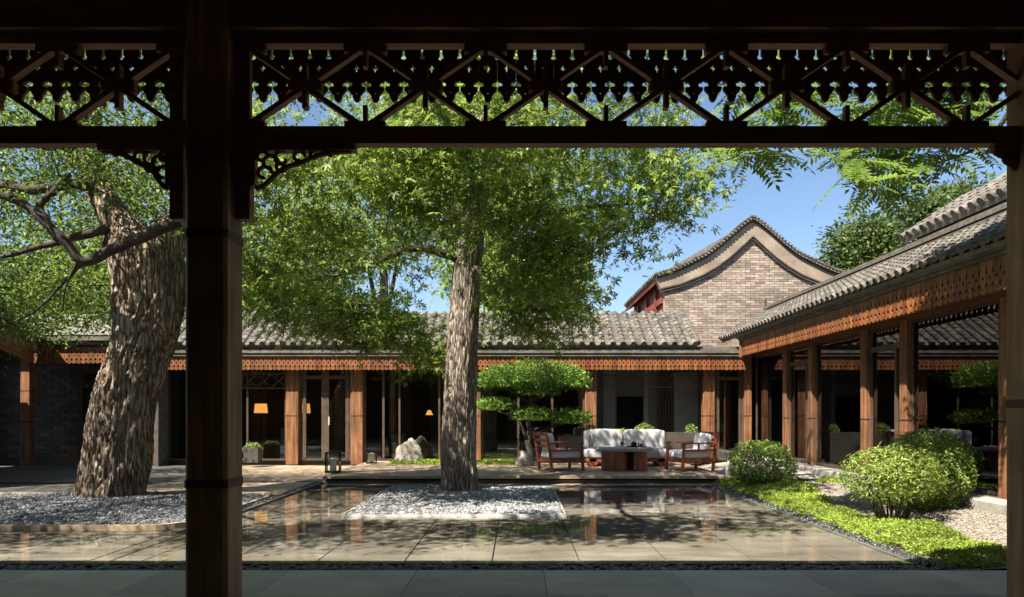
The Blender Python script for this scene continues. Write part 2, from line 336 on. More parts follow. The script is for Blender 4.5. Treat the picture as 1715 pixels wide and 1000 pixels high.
T_ICO = ico()
def pebbles(name, mat, inside, bounds, n, size, zf, label, cat, group=None):
    x0, x1, y0, y1 = bounds
    p = np.column_stack([RNG.uniform(x0, x1, n), RNG.uniform(y0, y1, n)])
    keep = np.array([inside(a, b) for a, b in p]) if inside else np.ones(n, bool)
    p = p[keep]; n = len(p)
    s = size*RNG.lognormal(0, .28, n)
    z = np.array([zf(a, b) for a, b in p]) + RNG.uniform(-.3, .45, n)*s
    sc = np.column_stack([s*RNG.uniform(.8, 1.35, n), s*RNG.uniform(.75, 1.15, n), s*RNG.uniform(.5, .8, n)])
    me = scatter_mesh(name, T_ICO[0], T_ICO[1], np.column_stack([p, z]), rots(n, spread=.35), sc, mat, True)
    o = link(name, me); o['kind'] = 'stuff'; o['label'] = label; o['category'] = cat
    return o
def slabs(struct, mat, x0, x1, y0, y1, sx, sy, z, gap=.006, th=.03, ox=0, oy=0, stagger=0, skip=None, jit=.0015):
    j = 0; y = y0 - oy
    while y < y1 - .02:
        ya, yb = max(y, y0), min(y + sy, y1); x = x0 - ox - (stagger*sx if j % 2 else 0)
        while x < x1 - .02:
            xa, xb = max(x, x0), min(x + sx, x1)
            if xb - xa > .03 and yb - ya > .03 and not (skip and skip((xa+xb)/2, (ya+yb)/2)):
                dz = random.uniform(-jit, jit)
                MB().cham(xa+gap/2, xb-gap/2, ya+gap/2, yb-gap/2, z-th, z+dz, .004).build('paving_slab', mat, struct)
            x += sx
        y += sy; j += 1

# ------------------------------------------------------------------ ground and paving
structure('ground', MB().add([(-400,-400,-.16),(400,-400,-.16),(400,600,-.16),(-400,600,-.16)], [(0,1,2,3)]), 'earth')
cf = structure('corridor_floor', MB().box(-15, 12, -5, 6.22, -.15, -.012), 'joint')
slabs(cf, 'slab_dark', -7, 5.2, 4.46, 6.22, 1.15, .88, .0, .0035, stagger=.4, ox=.35)
MB().box(-15, 12, -5, 4.455, -.011, .0).build('paving_slab', 'slab_dark', cf)
MB().box(5.21, 12, 4.46, 6.22, -.011, .0).build('paving_slab', 'slab_dark', cf)
PXL, PXR, PY0, PY1 = -3.96, 3.78, 6.50, 13.62
pf = structure('pool_floor', MB().add([], []).box(PXL, PXR, PY0, PY1, -.15, -.03).box(-11, PXL-.003, PY0, 8.30, -.15, -.03), 'joint')
slabs(pf, 'slab_pool', PXL, PXR, PY0, PY1, .853, 3.56, -.010, .012, ox=.853-((-3.96+.0)-(-4.265))-.0)
slabs(pf, 'slab_pool', -11, PXL-.012, PY0, 8.30, .853, 1.80, -.010, .012)
structure('water', MB().add([(PXL-.0,PY0,-.001),(PXR,PY0,-.001),(PXR,PY1,-.001),(PXL,PY1,-.001),(-11,PY0,-.001),(-11,8.30,-.001),(PXL,8.30,-.001)], [(0,1,2,3,6),(4,0,6,5)]), 'water')
# rims of the pool: front lip, right lip, left lip
MB().box(-11, PXR+.03, PY0-.03, PY0-.002, -.14, .004).build('pool_kerb', 'slab_mid', None, label='thin stone lip along the corridor side of the pool', category='kerb')
MB().box(PXR+.002, PXR+.04, PY0-.002, PY1, -.14, .006).build('pool_kerb', 'slab_mid', None, label='thin stone lip of the pool beside the green ground cover', category='kerb')
MB().box(PXL-.06, PXL-.002, 8.32, 13.9, -.14, .02).build('pool_kerb', 'slab_mid', None, label='stone lip of the pool beside the tan plaza', category='kerb')
structure('drain_channel', MB().box(-12, 12, 6.222, 6.468, -.15, -.05), 'joint')
pebbles('black_pebbles', 'peb_black', None, (-9, 4.4, 6.25, 6.45), 5200, .024, lambda a, b: -.022, 'glossy black pebbles in the channel between corridor floor and pool', 'pebbles')
pebbles('black_pebbles', 'peb_black', None, (PXR+.05, PXR+.20, 6.4, 13.6), 3600, .021, lambda a, b: -.005, 'black pebble strip between the pool lip and the ground cover', 'pebbles')
pebbles('black_pebbles', 'peb_black', None, (PXL-.16, PXL-.07, 8.6, 13.8), 1400, .02, lambda a, b: .005, 'dark pebble strip along the tan plaza edge of the pool', 'pebbles')
# plaza on the left of the pool, tan then dark
pz = structure('plaza', MB().box(-16, PXL-.165, 11.95, 18.3, -.15, .0), 'joint')
slabs(pz, 'slab_tan', -7.2, PXL-.17, 11.96, 13.9, .95, .97, .03, .007)
slabs(pz, 'slab_tan', -7.2, PXL-.01, 14.10, 18.25, .95, .83, .03, .007)
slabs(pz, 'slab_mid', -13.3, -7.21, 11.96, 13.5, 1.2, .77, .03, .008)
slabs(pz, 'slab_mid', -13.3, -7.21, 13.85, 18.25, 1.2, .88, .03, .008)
structure('left_court_base', MB().box(-16, PXL-.17, 8.36, 11.94, -.15, -.02), 'joint')
# terrace (deck) with cantilevered edge
TZ = .15
tr = structure('terrace', MB().box(-3.93, 4.3, 14.10, 18.35, -.15, TZ-.055), 'joint')
slabs(tr, 'slab_tan', -3.96, 4.32, 13.90, 18.3, 1.18, .88, TZ, .005, th=.055)
structure('terrace_foot', MB().box(-3.95, 4.6, 13.64, 14.09, -.15, -.012), 'slab_tan')
MB().box(-3.95, 4.4, 14.02, 14.085, -.011, .05).build('step_riser', 'slab_mid', None, label='low stone riser in the shadow gap below the terrace edge', category='riser')

# ------------------------------------------------------------------ gravel beds
IX0, IX1, IY0, IY1 = -2.42, .68, 9.42, 13.12
e = thing('gravel_edging', 'thin steel frame round the pale gravel island in the pool', 'edging', (-.9, 11.2, 0))
for a in ((IX0, IX1, IY0, IY0+.02), (IX0, IX1, IY1-.02, IY1), (IX0, IX0+.02, IY0+.021, IY1-.021), (IX1-.02, IX1, IY0+.021, IY1-.021)):
    MB().box(*a, -.01, .032).build('edge_strip', 'steel', e)
structure('island_base', MB().box(IX0+.022, IX1-.022, IY0+.022, IY1-.022, -.009, .012), 'peb_grey')
def mound(x, y): return .016 + .03*math.exp(-((x+1.05)**2+(y-12.4)**2)/1.1) + .008*math.sin(x*3.1)*math.cos(y*2.7)
pebbles('pale_gravel', 'peb_white', None, (IX0+.04, IX1-.04, IY0+.04, IY1-.04), 21000, .0175, mound, 'pale grey gravel island around the straight tree trunk', 'gravel')
BX1, BY0, BY1, BR = -4.13, 8.40, 11.86, .55
def inbed(x, y, m=.0):
    if x > BX1-m or y < BY0+m or y > BY1-m: return False
    for cy, s in ((BY0+BR, -1), (BY1-BR, 1)):
        if x > BX1-BR and (y-cy)*s > 0 and math.hypot(x-(BX1-BR), y-cy) > BR-m: return False
    return True
def bed_path(off):
    r = BR-off; pts = [(-16, BY0+off)]
    pts += [(BX1-BR+r*math.sin(t), BY0+BR-r*math.cos(t)) for t in np.linspace(0, PI/2, 9)]
    pts += [(BX1-BR+r*math.cos(t), BY1-BR+r*math.sin(t)) for t in np.linspace(0, PI/2, 9)]
    return pts + [(-16, BY1-off)]
def strip(o1, o2, z0, z1):
    a, b = bed_path(o1), bed_path(o2); mb = MB(); n = len(a)
    vs = [(*p, z0) for p in a]+[(*p, z1) for p in a]+[(*p, z0) for p in b]+[(*p, z1) for p in b]
    fs = []
    for i in range(n-1): fs += [(i, i+1, n+i+1, n+i), (n+i, n+i+1, 3*n+i+1, 3*n+i), (3*n+i, 3*n+i+1, 2*n+i+1, 2*n+i)]
    return mb.add(vs, fs)
strip(0, .055, -.12, .05).build('bed_edging', 'tan_edge', None, label='tan rounded stone edging of the grey gravel bed under the leaning tree', category='edging')
mbx = MB(); pp = bed_path(.06); mbx.add([(*p, .008) for p in pp], [tuple(range(len(pp)))])
structure('bed_base', mbx, 'peb_grey')
def mound2(x, y): return .022 + .07*math.exp(-((x+6.8)**2+(y-11)**2)/1.6)
pebbles('grey_gravel', 'peb_grey', lambda a, b: inbed(a, b, .07), (-9.6, BX1, BY0, BY1), 36000, .0175, mound2, 'grey gravel bed around the leaning old tree', 'gravel')

# ------------------------------------------------------------------ fascia boards with cut-outs
def half_board(H, far=False):
    if not far:
        c = [(0,H),(0,2.05),(.06,1.87),(.24,1.8),(.06,1.73),(0,1.55),(0,.55),(.065,.48),(0,.41),(0,0)]
        o = [(.13,.07),(.20,.22),(.22,.38),(.33,.50),(.455,.64),(.46,.80),(.25,.83),(.20,.93),(.30,1.06),(.43,1.08),(.495,1.16),(.495,2.24),(.38,2.28),(.34,2.38),(.43,2.5),(.43,3.02),(.495,3.04),(.495,H)]
    else:
        c = [(0,H),(0,1.90),(.17,1.66),(0,1.42),(0,.70),(.10,.56),(0,.42),(0,0)]
        o = [(.22,.06),(.36,.16),(.46,.26),(.45,.60),(.25,.80),(.25,.92),(.44,1.08),(.485,1.16),(.485,2.02),(.33,2.12),(.36,2.3),(.44,2.36),(.44,2.62),(.485,2.66),(.485,H)]
    return c + o
def board_mesh(name, H, far, wd, th):
    mb = MB()
    for s in (1, -1):
        poly = [(s*x*wd, z*wd) for x, z in half_board(H, far)]
        if s > 0: poly = poly[::-1]
        mb.prism(poly, -th/2, th/2, 'y', skip=lambda a, b: abs(a[0]) < 1e-9 and abs(b[0]) < 1e-9)
    return mb.mesh(name, 'board')
def board_run(parent, me, a, b, z, pitch):            # a, b: ends in plan; board bottoms at z
    a = Vector((*a, 0)); b = Vector((*b, 0)); d = b-a; n = int(d.length/pitch); d.normalize(); rz = math.atan2(d.y, d.x)
    for i in range(n):
        p = a + d*(pitch*(i+.5))
        link('fascia_board', me, parent, loc=(p.x, p.y, z+random.uniform(-.003, .003)), rot=(0, 0, rz+random.uniform(-.01, .01)))

# ------------------------------------------------------------------ roof tiles
def tile_mesh(name, r, L, th=.016, seg=7, cap=False, mat='tile'):
    mb = MB(); vs = []; 
    for y, rr in ((0, r*1.08), (L, r*.94)):
        for q in (rr, rr-th):
            for i in range(seg+1):
                t = PI*i/seg; vs.append((q*math.cos(t), y, q*math.sin(t)*.95 + (0.012 if y == 0 else 0)))
    k = seg+1; fs = []
    for i in range(seg):
        fs += [(i+1, i, 2*k+i, 2*k+i+1), (k+i, k+i+1, 3*k+i+1, 3*k+i), (i, i+1, k+i+1, k+i)]
    mb.add(vs, fs)
    if cap:
        c = [(r*1.12*math.cos(2*PI*i/10), -.012, .01+r*1.12*math.sin(2*PI*i/10)) for i in range(10)]
        c2 = [(x, .012, z) for x, y, z in c]
        mb.add(c+c2, [tuple(range(10)), tuple(range(19, 9, -1))]+[(i, 10+i, 10+(i+1) % 10, (i+1) % 10) for i in range(10)])
    return mb.mesh(name, mat, False)
def append_tile(mb, me_v, me_f, mat4):
    k = len(mb.v); mb.v += [tuple(mat4 @ v) for v in me_v]; mb.f += [tuple(i+k for i in f) for f in me_f]

# ------------------------------------------------------------------ the hall at the back of the courtyard
FY = 18.01; CY = 18.30; EY = 17.90
hall = thing('courtyard_hall', 'low timber hall behind the terrace with grey tiled roof and carved hanging boards', 'building', (-1, 20, 0))
ZB, ZT = PZ(620, FY), PZ(597, FY)
HX0, HX1 = -9.4, 5.72
bm_far = board_mesh('fascia_board', (ZT-ZB)/.118, True, .118, .022)
board_run(hall, bm_far, (HX0, FY), (HX1+.5, FY), ZB, .118)
# eave: stacked mouldings
MB().box(HX0, 6.2, 17.95, 18.35, ZT+.004, ZT+.08).build('eave_board', 'eave', hall)
MB().box(HX0, 6.2, 17.92, 18.36, ZT+.084, ZT+.19).build('eave_board', 'eave', hall)
MB().box(HX0, 6.2, 17.97, 18.36, ZT+.193, ZT+.26).build('eave_board', 'eave', hall)
EZ = 3.235; SL = math.atan2(4.24-EZ, 19.45-EY)
RX1 = 4.76
MB().prism([(EY+.02, EZ-.03), (19.5, 4.22), (19.5, 4.10), (EY+.06, EZ-.10)], HX0-.2, RX1-.02, 'x').build('roof_slope', 'pan', hall)
MB().prism([(19.5, 4.22), (20.9, 3.35), (20.9, 3.25), (19.5, 4.08)], HX0-.2, RX1-.02, 'x').build('roof_slope', 'pan', hall)
Lt = .215; slope_len = math.hypot(19.45-EY, 4.24-EZ); nt_ = int(slope_len/Lt)+1
tA = tile_mesh('cover_tile', .068, Lt+.03); tB = tile_mesh('cover_tile', .068, Lt+.03, cap=True)
tAi = [Vector(v.co) for v in tA.vertices], [tuple(p.vertices) for p in tA.polygons]
tBi = [Vector(v.co) for v in tB.vertices], [tuple(p.vertices) for p in tB.polygons]
rest = MB(); pit = .27; x = RX1-.09; col = 0
# pan tiles, scalloped between the covers
while x > HX0-.1:
    for i in range(nt_):
        y = EY-.04 + i*Lt*math.cos(SL); z = EZ + i*Lt*math.sin(SL)
        jx = random.uniform(-.006, .006)
        if x > .25:
            link('cover_tile', tB if i == 0 else tA, hall, loc=(x+jx, y, z), rot=(SL, random.uniform(-.05, .05), random.uniform(-.03, .03)))
        else:
            m4 = Matrix.Translation((x+jx, y, z)) @ Matrix.Rotation(random.uniform(-.03, .03), 4, 'Z') @ Matrix.Rotation(SL, 4, 'X')
            append_tile(rest, *(tBi if i == 0 else tAi), m4)
    x -= pit; col += 1
rest.build('cover_tiles', 'tile_i', hall, kind='stuff')
pans = MB(); x = RX1-.09-pit/2
while x > HX0-.1:
    for i in range(nt_*2):
        y = EY-.05 + i*Lt/2*math.cos(SL); z = EZ-.01 + i*Lt/2*math.sin(SL)
        c, s = math.cos(SL), math.sin(SL)
        pans.add([(x-.09, y, z+.03), (x, y, z+.005), (x+.09, y, z+.03), (x+.09, y+.13*c, z+.13*s+.015), (x, y+.13*c, z+.13*s-.01), (x-.09, y+.13*c, z+.13*s+.015),
                  (x-.09, y, z), (x, y, z-.025), (x+.09, y, z)], [(0,1,4,5),(1,2,3,4),(6,7,1,0),(7,8,2,1)])
    x -= pit
pans.build('pan_tiles', 'tile_i', hall, kind='stuff')
x = RX1-.12
while x > HX0:                                        # ridge rolls seen as round caps
    if x > 0: MB().lathe([(.02, -.01), (.088, 0), (.088, .26), (.03, .27)], n=10).build('ridge_tile', 'tile', hall, local=False, smooth=False).matrix_world
    x -= pit
for o in [c for c in hall.children if c.name.startswith('ridge_tile')]:
    i = [c for c in hall.children if c.name.startswith('ridge_tile')].index(o)
    o.rotation_euler = (R(90)-.0+PI, 0, 0); o.location = (RX1-.09-i*pit, 19.36, 4.235)
MB().tube([(RX1-.02, EY-.03, EZ+.03), (RX1-.02, 19.45, 4.25)], .075, 8).build('verge_tile', 'tile', hall)
# columns, each with an iron band
def column(parent, x0, x1, y0, y1, z0, z1, bands, mat='wood_v'):
    c = MB().cham(x0, x1, y0, y1, z0, z1, .022).build('column', mat, parent)
    for bz in bands:
        MB().cham(x0-.005, x1+.005, y0-.005, y1+.005, bz, bz+.032, .02).build('iron_band', 'dark_metal', c)
    return c
cols = [(248, 278), (478, 500), (587, 608), (788, 806), (980, 1000), (1178, 1198)]
for a, b in cols:
    column(hall, PX(a, CY), PX(b, CY), CY, CY+.24, TZ-.1, ZT, (PZ(697, CY),))
column(hall, PX(1247, CY), 6.30, CY-.02, CY+.2, TZ-.1, ZT, (PZ(697, CY),))
def bay(a, b, mull=(), transom=None, door=False, glass=True):
    xa, xb = PX(a, CY)+.004, PX(b, CY)-.004; y0, y1 = 18.40, 18.45
    z0, z1 = TZ+.002, ZB+.12
    f = MB().box(xa, xb, y0, y1, z0, z0+.05).box(xa, xb, y0, y1, z1-.06, z1).box(xa, xa+.05, y0, y1, z0+.051, z1-.061).box(xb-.05, xb, y0, y1, z0+.051, z1-.061)
    f = f.build('window_frame', 'mullion', hall)
    if transom: MB().box(xa+.051, xb-.051, y0-.01, y1, PZ(transom, CY)-.04, PZ(transom, CY)+.05).build('transom', 'mullion', f)
    ed = [xa+.05] + [PX(m, CY) for m, w_ in mull] + [xb-.05]
    for (m, w_) in mull: MB().box(PX(m, CY)-w_/2, PX(m, CY)+w_/2, y0-.012, y1-.004, z0+.051, z1-.061).build('mullion', 'mullion', f)
    if glass:
        for i in range(len(ed)-1): MB().box(ed[i]+.003, ed[i+1]-.003, 18.424, 18.430, z0+.051, z1-.061).build('glass_pane', 'glass', f)
bay(278, 478, ((345, .05), (412, .05)))
bay(500, 587, ((543, .2), (508, .09), (580, .09)), 632)
MB().box(PX(549, CY), PX(549, CY)+.03, 18.34, 18.385, PZ(712, CY), PZ(698, CY)).build('door_handle', 'steel', hall)
bay(608, 788, ((641, .06), (668, .05), (735, .05)))
bay(806, 980, ((868, .06), (925, .06)))
bay(1198, 1247, ((1204, .07), (1241, .05)), 634)
# lattice frieze under the boards
def frieze(a, b, zt, zb, y, n, parent, th=.018):
    xa, xb = PX(a, CY), PX(b, CY)
    fr = MB().box(xa, xb, y, y+.03, zb, zb+.028).box(xa, xb, y, y+.03, zt-.028, zt).build('frieze_rail', 'mullion', parent)
    w_ = (xb-xa)/n
    for i in range(n):
        x0 = xa + i*w_; zm = (zt+zb)/2
        for p, q in (((x0, zb+.03), (x0+w_, zt-.03)), ((x0, zt-.03), (x0+w_, zb+.03))):
            dy = .006 if p[1] > zm else 0
            MB().bar((p[0], y+.01+dy, p[1]), (q[0], y+.01+dy, q[1]), .014, th, (0, 0, 1)).build('frieze_bar', 'mullion', fr)
frieze(1000, 1178, PZ(627, CY), PZ(649, CY), 18.42, 7, hall)
frieze(405, 478, PZ(625, CY), PZ(651, CY), 18.34, 3, hall)
frieze(120, 248, PZ(622, CY), PZ(648, CY), 18.34, 5, hall)
# interior shell of the hall
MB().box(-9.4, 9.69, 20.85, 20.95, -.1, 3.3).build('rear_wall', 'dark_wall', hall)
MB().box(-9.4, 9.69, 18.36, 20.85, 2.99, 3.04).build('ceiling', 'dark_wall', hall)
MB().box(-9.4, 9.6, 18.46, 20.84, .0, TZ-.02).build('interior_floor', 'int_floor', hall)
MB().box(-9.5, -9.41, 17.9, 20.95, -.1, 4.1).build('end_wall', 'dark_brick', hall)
# alcove behind the sofa
xa, xb = PX(1000, 18.4), PX(1178, 18.4); AY = 19.7
dz = PZ(664, AY)
MB().box(xa-.3, PX(1033, AY), AY, AY+.1, TZ, 2.98).box(PX(1033, AY), PX(1077, AY), AY, AY+.1, dz, 2.98).box(PX(1077, AY), xb+.5, AY, AY+.1, TZ, 2.98).build('alcove_wall', 'grey_wall', hall)
MB().box(PX(1078, AY), PX(1085, AY), AY-.04, AY-.002, TZ, 2.9).build('door_trim', 'pale_wall', hall)
for i in range(5):
    MB().lathe([(.035, 0), (.042, .4), (.035, 2.5)], (PX(1104+i*5, AY), AY-.08, TZ), 8).build('curtain_fold', 'mullion', hall)
MB().box(PX(1128, AY), PX(1168, AY), AY-.05, AY-.003, TZ, 2.6).build('wall_panel', 'pale_wall', hall)
MB().box(PX(1010, AY), PX(1030, AY), AY-.04, AY-.003, TZ+.2, 2.7).build('wall_panel', 'pale_wall', hall)
for a, b in ((720, 775), (420, 445), (560, 575), (850, 875), (650, 690)):
    MB().box(PX(a, 20.7), PX(b, 20.7), 20.7, 20.845, TZ, 2.95).build('wall_panel', 'grey_wall', hall)

# ------------------------------------------------------------------ left: brick walled wing with deeper boards
lw = thing('left_wing', 'shaded brick walled wing behind the leaning tree, with deep hanging boards', 'building', (-12, 17, 0))
lzb, lzt = PZ(609, FY), PZ(578, FY)
bm_l = board_mesh('fascia_board', (lzt-lzb)/.125, True, .125, .022)
LC = Vector((PX(57, FY), FY)); LE = Vector((PX(-40, 12.2), 12.2))
board_run(lw, bm_l, LC, (-9.45, FY), lzb, .125)
board_run(lw, bm_l, LE, LC, lzb, .125)
MB().box(LC.x-.2, -9.42, FY-.1, FY+.4, lzt+.003, lzt+.1).build('eave_board', 'eave', lw)
MB().box(LC.x-.3, -9.42, FY-.18, FY+.4, lzt+.105, lzt+.24).build('eave_board', 'eave', lw)
dv = (LE-LC).normalized(); nv = Vector((dv.y, -dv.x))
if nv.x > 0: nv = -nv
def wing_box(name, mat, o0, o1, z0, z1, ext=0):
    pts = [LC+nv*o0-dv*ext, LE+nv*o0, LE+nv*o1, LC+nv*o1-dv*ext]
    return MB().prism([(p.x, p.y) for p in pts], z0, z1, 'z').build(name, mat, lw)
wing_box('eave_board', 'eave', -.1, .4, lzt+.003, lzt+.1, -.16); wing_box('eave_board', 'eave', -.18, .4, lzt+.105, lzt+.24, -.3)
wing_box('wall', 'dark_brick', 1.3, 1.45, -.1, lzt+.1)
wing_box('roof_slope', 'pan', -.2, 2.2, lzt+.25, lzt+.34, -.3)
MB().prism([(FY-.2, lzt+.25), (19.8, 4.3), (19.8, 4.18), (FY, lzt+.24)], LC.x-2.2, -9.43, 'x').build('roof_slope', 'pan', lw)
column(lw, PX(33, CY), PX(50, CY), CY, CY+.22, -.1, lzt, (PZ(655, CY), PZ(707, CY)))
bk = MB().box(-15, -9.52, 19.75, 19.9, -.1, lzt+.2).build('brick_wall', 'mortar', lw)
bk.data.materials[0] = M['dark_wall']
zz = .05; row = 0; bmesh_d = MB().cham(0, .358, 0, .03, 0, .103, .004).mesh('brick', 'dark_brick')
while zz < 2.7:
    xx = -14.9 + (.185 if row % 2 else 0)
    while xx < -9.9:
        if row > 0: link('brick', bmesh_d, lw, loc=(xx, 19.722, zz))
        xx += .37
    zz += .115; row += 1
MB().box(-15.15, -15.01, 17.3, 19.9, -.1, 4.1).build('end_wall', 'dark_brick', lw)  # added to keep sun from the open side off the brick wall
MB().box(PX(133, 18.6), PX(139, 18.6), 18.55, 18.62, 0, 2.6).build('door_post', 'mullion', lw)
MB().box(PX(139, 18.6), PX(165, 18.6), 18.60, 18.62, 0, 2.5).build('dark_door', 'dark_metal', lw)
for k in range(4): MB().bar((PX(118+k*22, 18.5), 18.5, PZ(640, 18.5)), (PX(140+k*22, 18.5), 18.5, PZ(622, 18.5)), .02, .02).build('frieze_bar', 'mullion', lw)

# ------------------------------------------------------------------ right: glazed wing
XW, XF, XE = 6.30, 5.80, 5.66
rw = thing('glazed_wing', 'glass fronted timber wing beside the garden with carved hanging boards and tiled roof', 'building', (7, 11, 0))
rzb, rzt = CZ+.253*XF, CZ+.325*XF
bm_r = board_mesh('fascia_board', (rzt-rzb)/.124, True, .124, .024)
board_run(rw, bm_r, (XF, 17.6), (XF, 5.0), rzb, .124)
MB().box(XF-.05, XF+.5, 4.9, 17.78, rzt+.003, rzt+.05).build('eave_board', 'eave', rw)
MB().box(XF-.09, XF+.5, 4.9, 17.86, rzt+.053, rzt+.11).build('eave_board', 'eave', rw)
MB().box(XF-.04, XF+.5, 4.9, 17.88, rzt+.113, rzt+.15).build('eave_board', 'eave', rw)
MB().box(XF-.04, XF+.03, 17.61, 17.72, rzb-.02, rzt).build('corner_post', 'wood_v', rw)
REZ = rzt+.175; RRX, RRZ = 7.0, CZ+.400*7.0; RSL = math.atan2(RRZ-REZ, RRX-XE)
MB().prism([(XE+.02, REZ-.03), (RRX, RRZ-.02), (RRX, RRZ-.14), (XE+.06, REZ-.10)], 4.9, 19.0, 'y').build('roof_slope', 'pan', rw)
MB().prism([(RRX, RRZ-.02), (9.8, 3.4), (9.8, 3.3), (RRX, RRZ-.16)], 4.9, 19.0, 'y').build('roof_slope', 'pan', rw)
Lr = .2; rl = math.hypot(RRX-XE, RRZ-REZ); nr = int(rl/Lr)+1; y = 18.9; RP = .205
tE = tile_mesh('cover_tile', .053, Lr+.03); tF = tile_mesh('cover_tile', .053, Lr+.03, cap=True); rest = MB()
tEi = [Vector(v.co) for v in tE.vertices], [tuple(p.vertices) for p in tE.polygons]
while y > 6.2:
    for i in range(nr):
        xq = XE-.04 + i*Lr*math.cos(RSL); zq = REZ + i*Lr*math.sin(RSL); jy = random.uniform(-.006, .006)
        if i < 5: link('cover_tile', tF if i == 0 else tE, rw, loc=(xq, y+jy, zq), rot=(RSL, random.uniform(-.05, .05), -PI/2+random.uniform(-.04, .04)))
        else: append_tile(rest, *tEi, Matrix.Translation((xq, y+jy, zq)) @ Matrix.Rotation(-PI/2+random.uniform(-.04, .04), 4, 'Z') @ Matrix.Rotation(RSL, 4, 'X'))
    y -= RP
rest.build('cover_tiles', 'tile_i', rw, kind='stuff')
pans = MB(); y = 18.9-RP/2; c, s = math.cos(RSL), math.sin(RSL)
while y > 5.5:
    for i in range(nr*2):
        xq = XE-.05 + i*Lr/2*c; zq = REZ-.01 + i*Lr/2*s
        pans.add([(xq, y+.07, zq+.03), (xq, y, zq+.005), (xq, y-.07, zq+.03), (xq+.13*c, y-.07, zq+.13*s+.015), (xq+.13*c, y, zq+.13*s-.01), (xq+.13*c, y+.07, zq+.13*s+.015),
                  (xq, y+.07, zq), (xq, y, zq-.025), (xq, y-.07, zq)], [(0,1,4,5),(1,2,3,4),(6,7,1,0),(7,8,2,1)])
    y -= RP
pans.build('pan_tiles', 'tile_i', rw, kind='stuff')
for k, (dx, z0, z1) in enumerate(((.0, -.02, .06), (.04, .063, .09), (-.01, .093, .15), (.05, .153, .20))):
    MB().box(RRX-.10+dx, RRX+.16-dx, 4.9, 19.02, RRZ+z0, RRZ+z1).build('ridge_course', 'eave' if k % 2 else 'tile_i', rw)
fin = MB().bar((RRX, 19.05, RRZ+.05), (RRX, 19.3, RRZ+.16), .06, .08).bar((RRX, 19.2, RRZ+.10), (RRX, 19.2, RRZ+.42), .05, .05).build('ridge_ornament', 'barge_dark', rw)
MB().tube([(XE, 19.0, REZ+.02), (RRX, 19.0, RRZ+.02)], .07, 8).build('verge_tile', 'tile', rw)
# plinth kerb stones, floor
PLZ = .33; PLX = 5.92
MB().box(PLX+.33, 10, 4.9, 18.28, -.1, PLZ-.01).build('plinth', 'slab_mid', rw)
y = 4.9
while y < 17.6:
    L_ = random.uniform(1.0, 1.7); y2 = min(y+L_, 17.9)
    MB().cham(PLX+random.uniform(-.012, .012), PLX+.329, y+.006, y2-.006, -.1, PLZ+random.uniform(-.004, .004), .02).build('kerb_stone', 'plinth', rw)
    y = y2
# columns and glazing
cw = .2; cy = [6.3*FP/(x-VX)-cw for x in (1310, 1352, 1440, 1505, 1670)] + [6.5]
gz1 = CZ+.233*XW+.04
MB().box(XW+.02, XW+.24, 4.9, 18.2, gz1, rzt+.2).build('head_beam', 'wood_x', rw)
for i, y in enumerate(cy):
    column(rw, XW, XW+cw, y, y+cw, PLZ-.03, gz1+.02, (PLZ+.98,))
edges = [18.28] + [q for y in cy for q in (y+cw, y)]
for i in range(0, len(edges)-1, 2):
    ya, yb = edges[i+1] if False else edges[i+1], edges[i]
    # segment between column i-1 (lower side yb) and column i (upper side ya)
    lo, hi = edges[i+1]+.004, edges[i]-.004
    fx0, fx1 = XW+.09, XW+.14
    f = MB().box(fx0, fx1, lo, hi, PLZ, PLZ+.05).box(fx0, fx1, lo, hi, gz1-.05, gz1-.002).box(fx0, fx1, lo, lo+.045, PLZ+.051, gz1-.051).box(fx0, fx1, hi-.045, hi, PLZ+.051, gz1-.051).build('window_frame', 'mullion', rw)
    if hi-lo < 1.6:                                   # door bay with transom
        MB().box(fx0-.02, fx1, lo+.046, hi-.046, gz1-.42, gz1-.33).build('transom', 'mullion', f)
        MB().box(fx0-.015, fx1-.002, lo+.2, lo+.26, PLZ+.051, gz1-.421).build('mullion', 'mullion', f)
    MB().box(XW+.112, XW+.118, lo+.046, hi-.046, PLZ+.051, gz1-.051).build('glass_pane', 'glass', f)
MB().box(9.7, 9.8, 4.9, 20.9, 0, 3.4).build('rear_wall', 'dark_wall', rw)
MB().box(XW+.25, 9.7, 4.9, 18.25, gz1+.25, gz1+.3).build('ceiling', 'dark_wall', rw)
MB().box(6.3, 9.8, 4.8, 4.89, -.1, 3.5).build('end_wall', 'dark_wall', rw)
MB().box(XF+.06, XW+.02, 4.9, 18.3, rzb+.18, rzb+.22).build('soffit', 'wood_x', rw)

bwl = thing('added_screen_wall', 'unseen dark brick wall added to block the bright horizon from the hall glass', 'wall', (-14, 10, 0))  # added out of view so the hall glass mirrors no bright horizon
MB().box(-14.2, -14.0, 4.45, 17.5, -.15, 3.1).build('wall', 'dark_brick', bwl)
MB().box(-14.3, -13.9, 4.45, 17.5, 3.103, 3.25).build('coping', 'eave', bwl)
# higher roof beyond the glazed wing
hr = thing('upper_roof_hall', 'tall tiled hall rising beyond the glazed wing with a row of round eave tiles', 'building', (12, 11, 0))
ux, uz = 10.0, CZ+.452*10; usl = R(33); uend = 17.75
MB().prism([(ux, uz), (ux+3.4, uz+3.4*math.tan(usl)), (ux+3.4, uz+3.4*math.tan(usl)-.15), (ux+.05, uz-.12)], 4, uend, 'y').build('roof_slope', 'pan', hr)
MB().prism([(ux+3.4, uz+3.4*math.tan(usl)), (ux+6.8, uz), (ux+6.8, uz-.12), (ux+3.4, uz+3.4*math.tan(usl)-.15)], 4, uend, 'y').build('roof_slope', 'pan', hr)
MB().box(ux+.25, ux+6.5, 4.1, uend-.3, -.1, uz+.02).build('wall', 'dark_brick', hr)
MB().box(ux+.12, ux+.24, 4.1, uend-.1, uz-.3, uz-.13).build('eave_board', 'eave', hr)
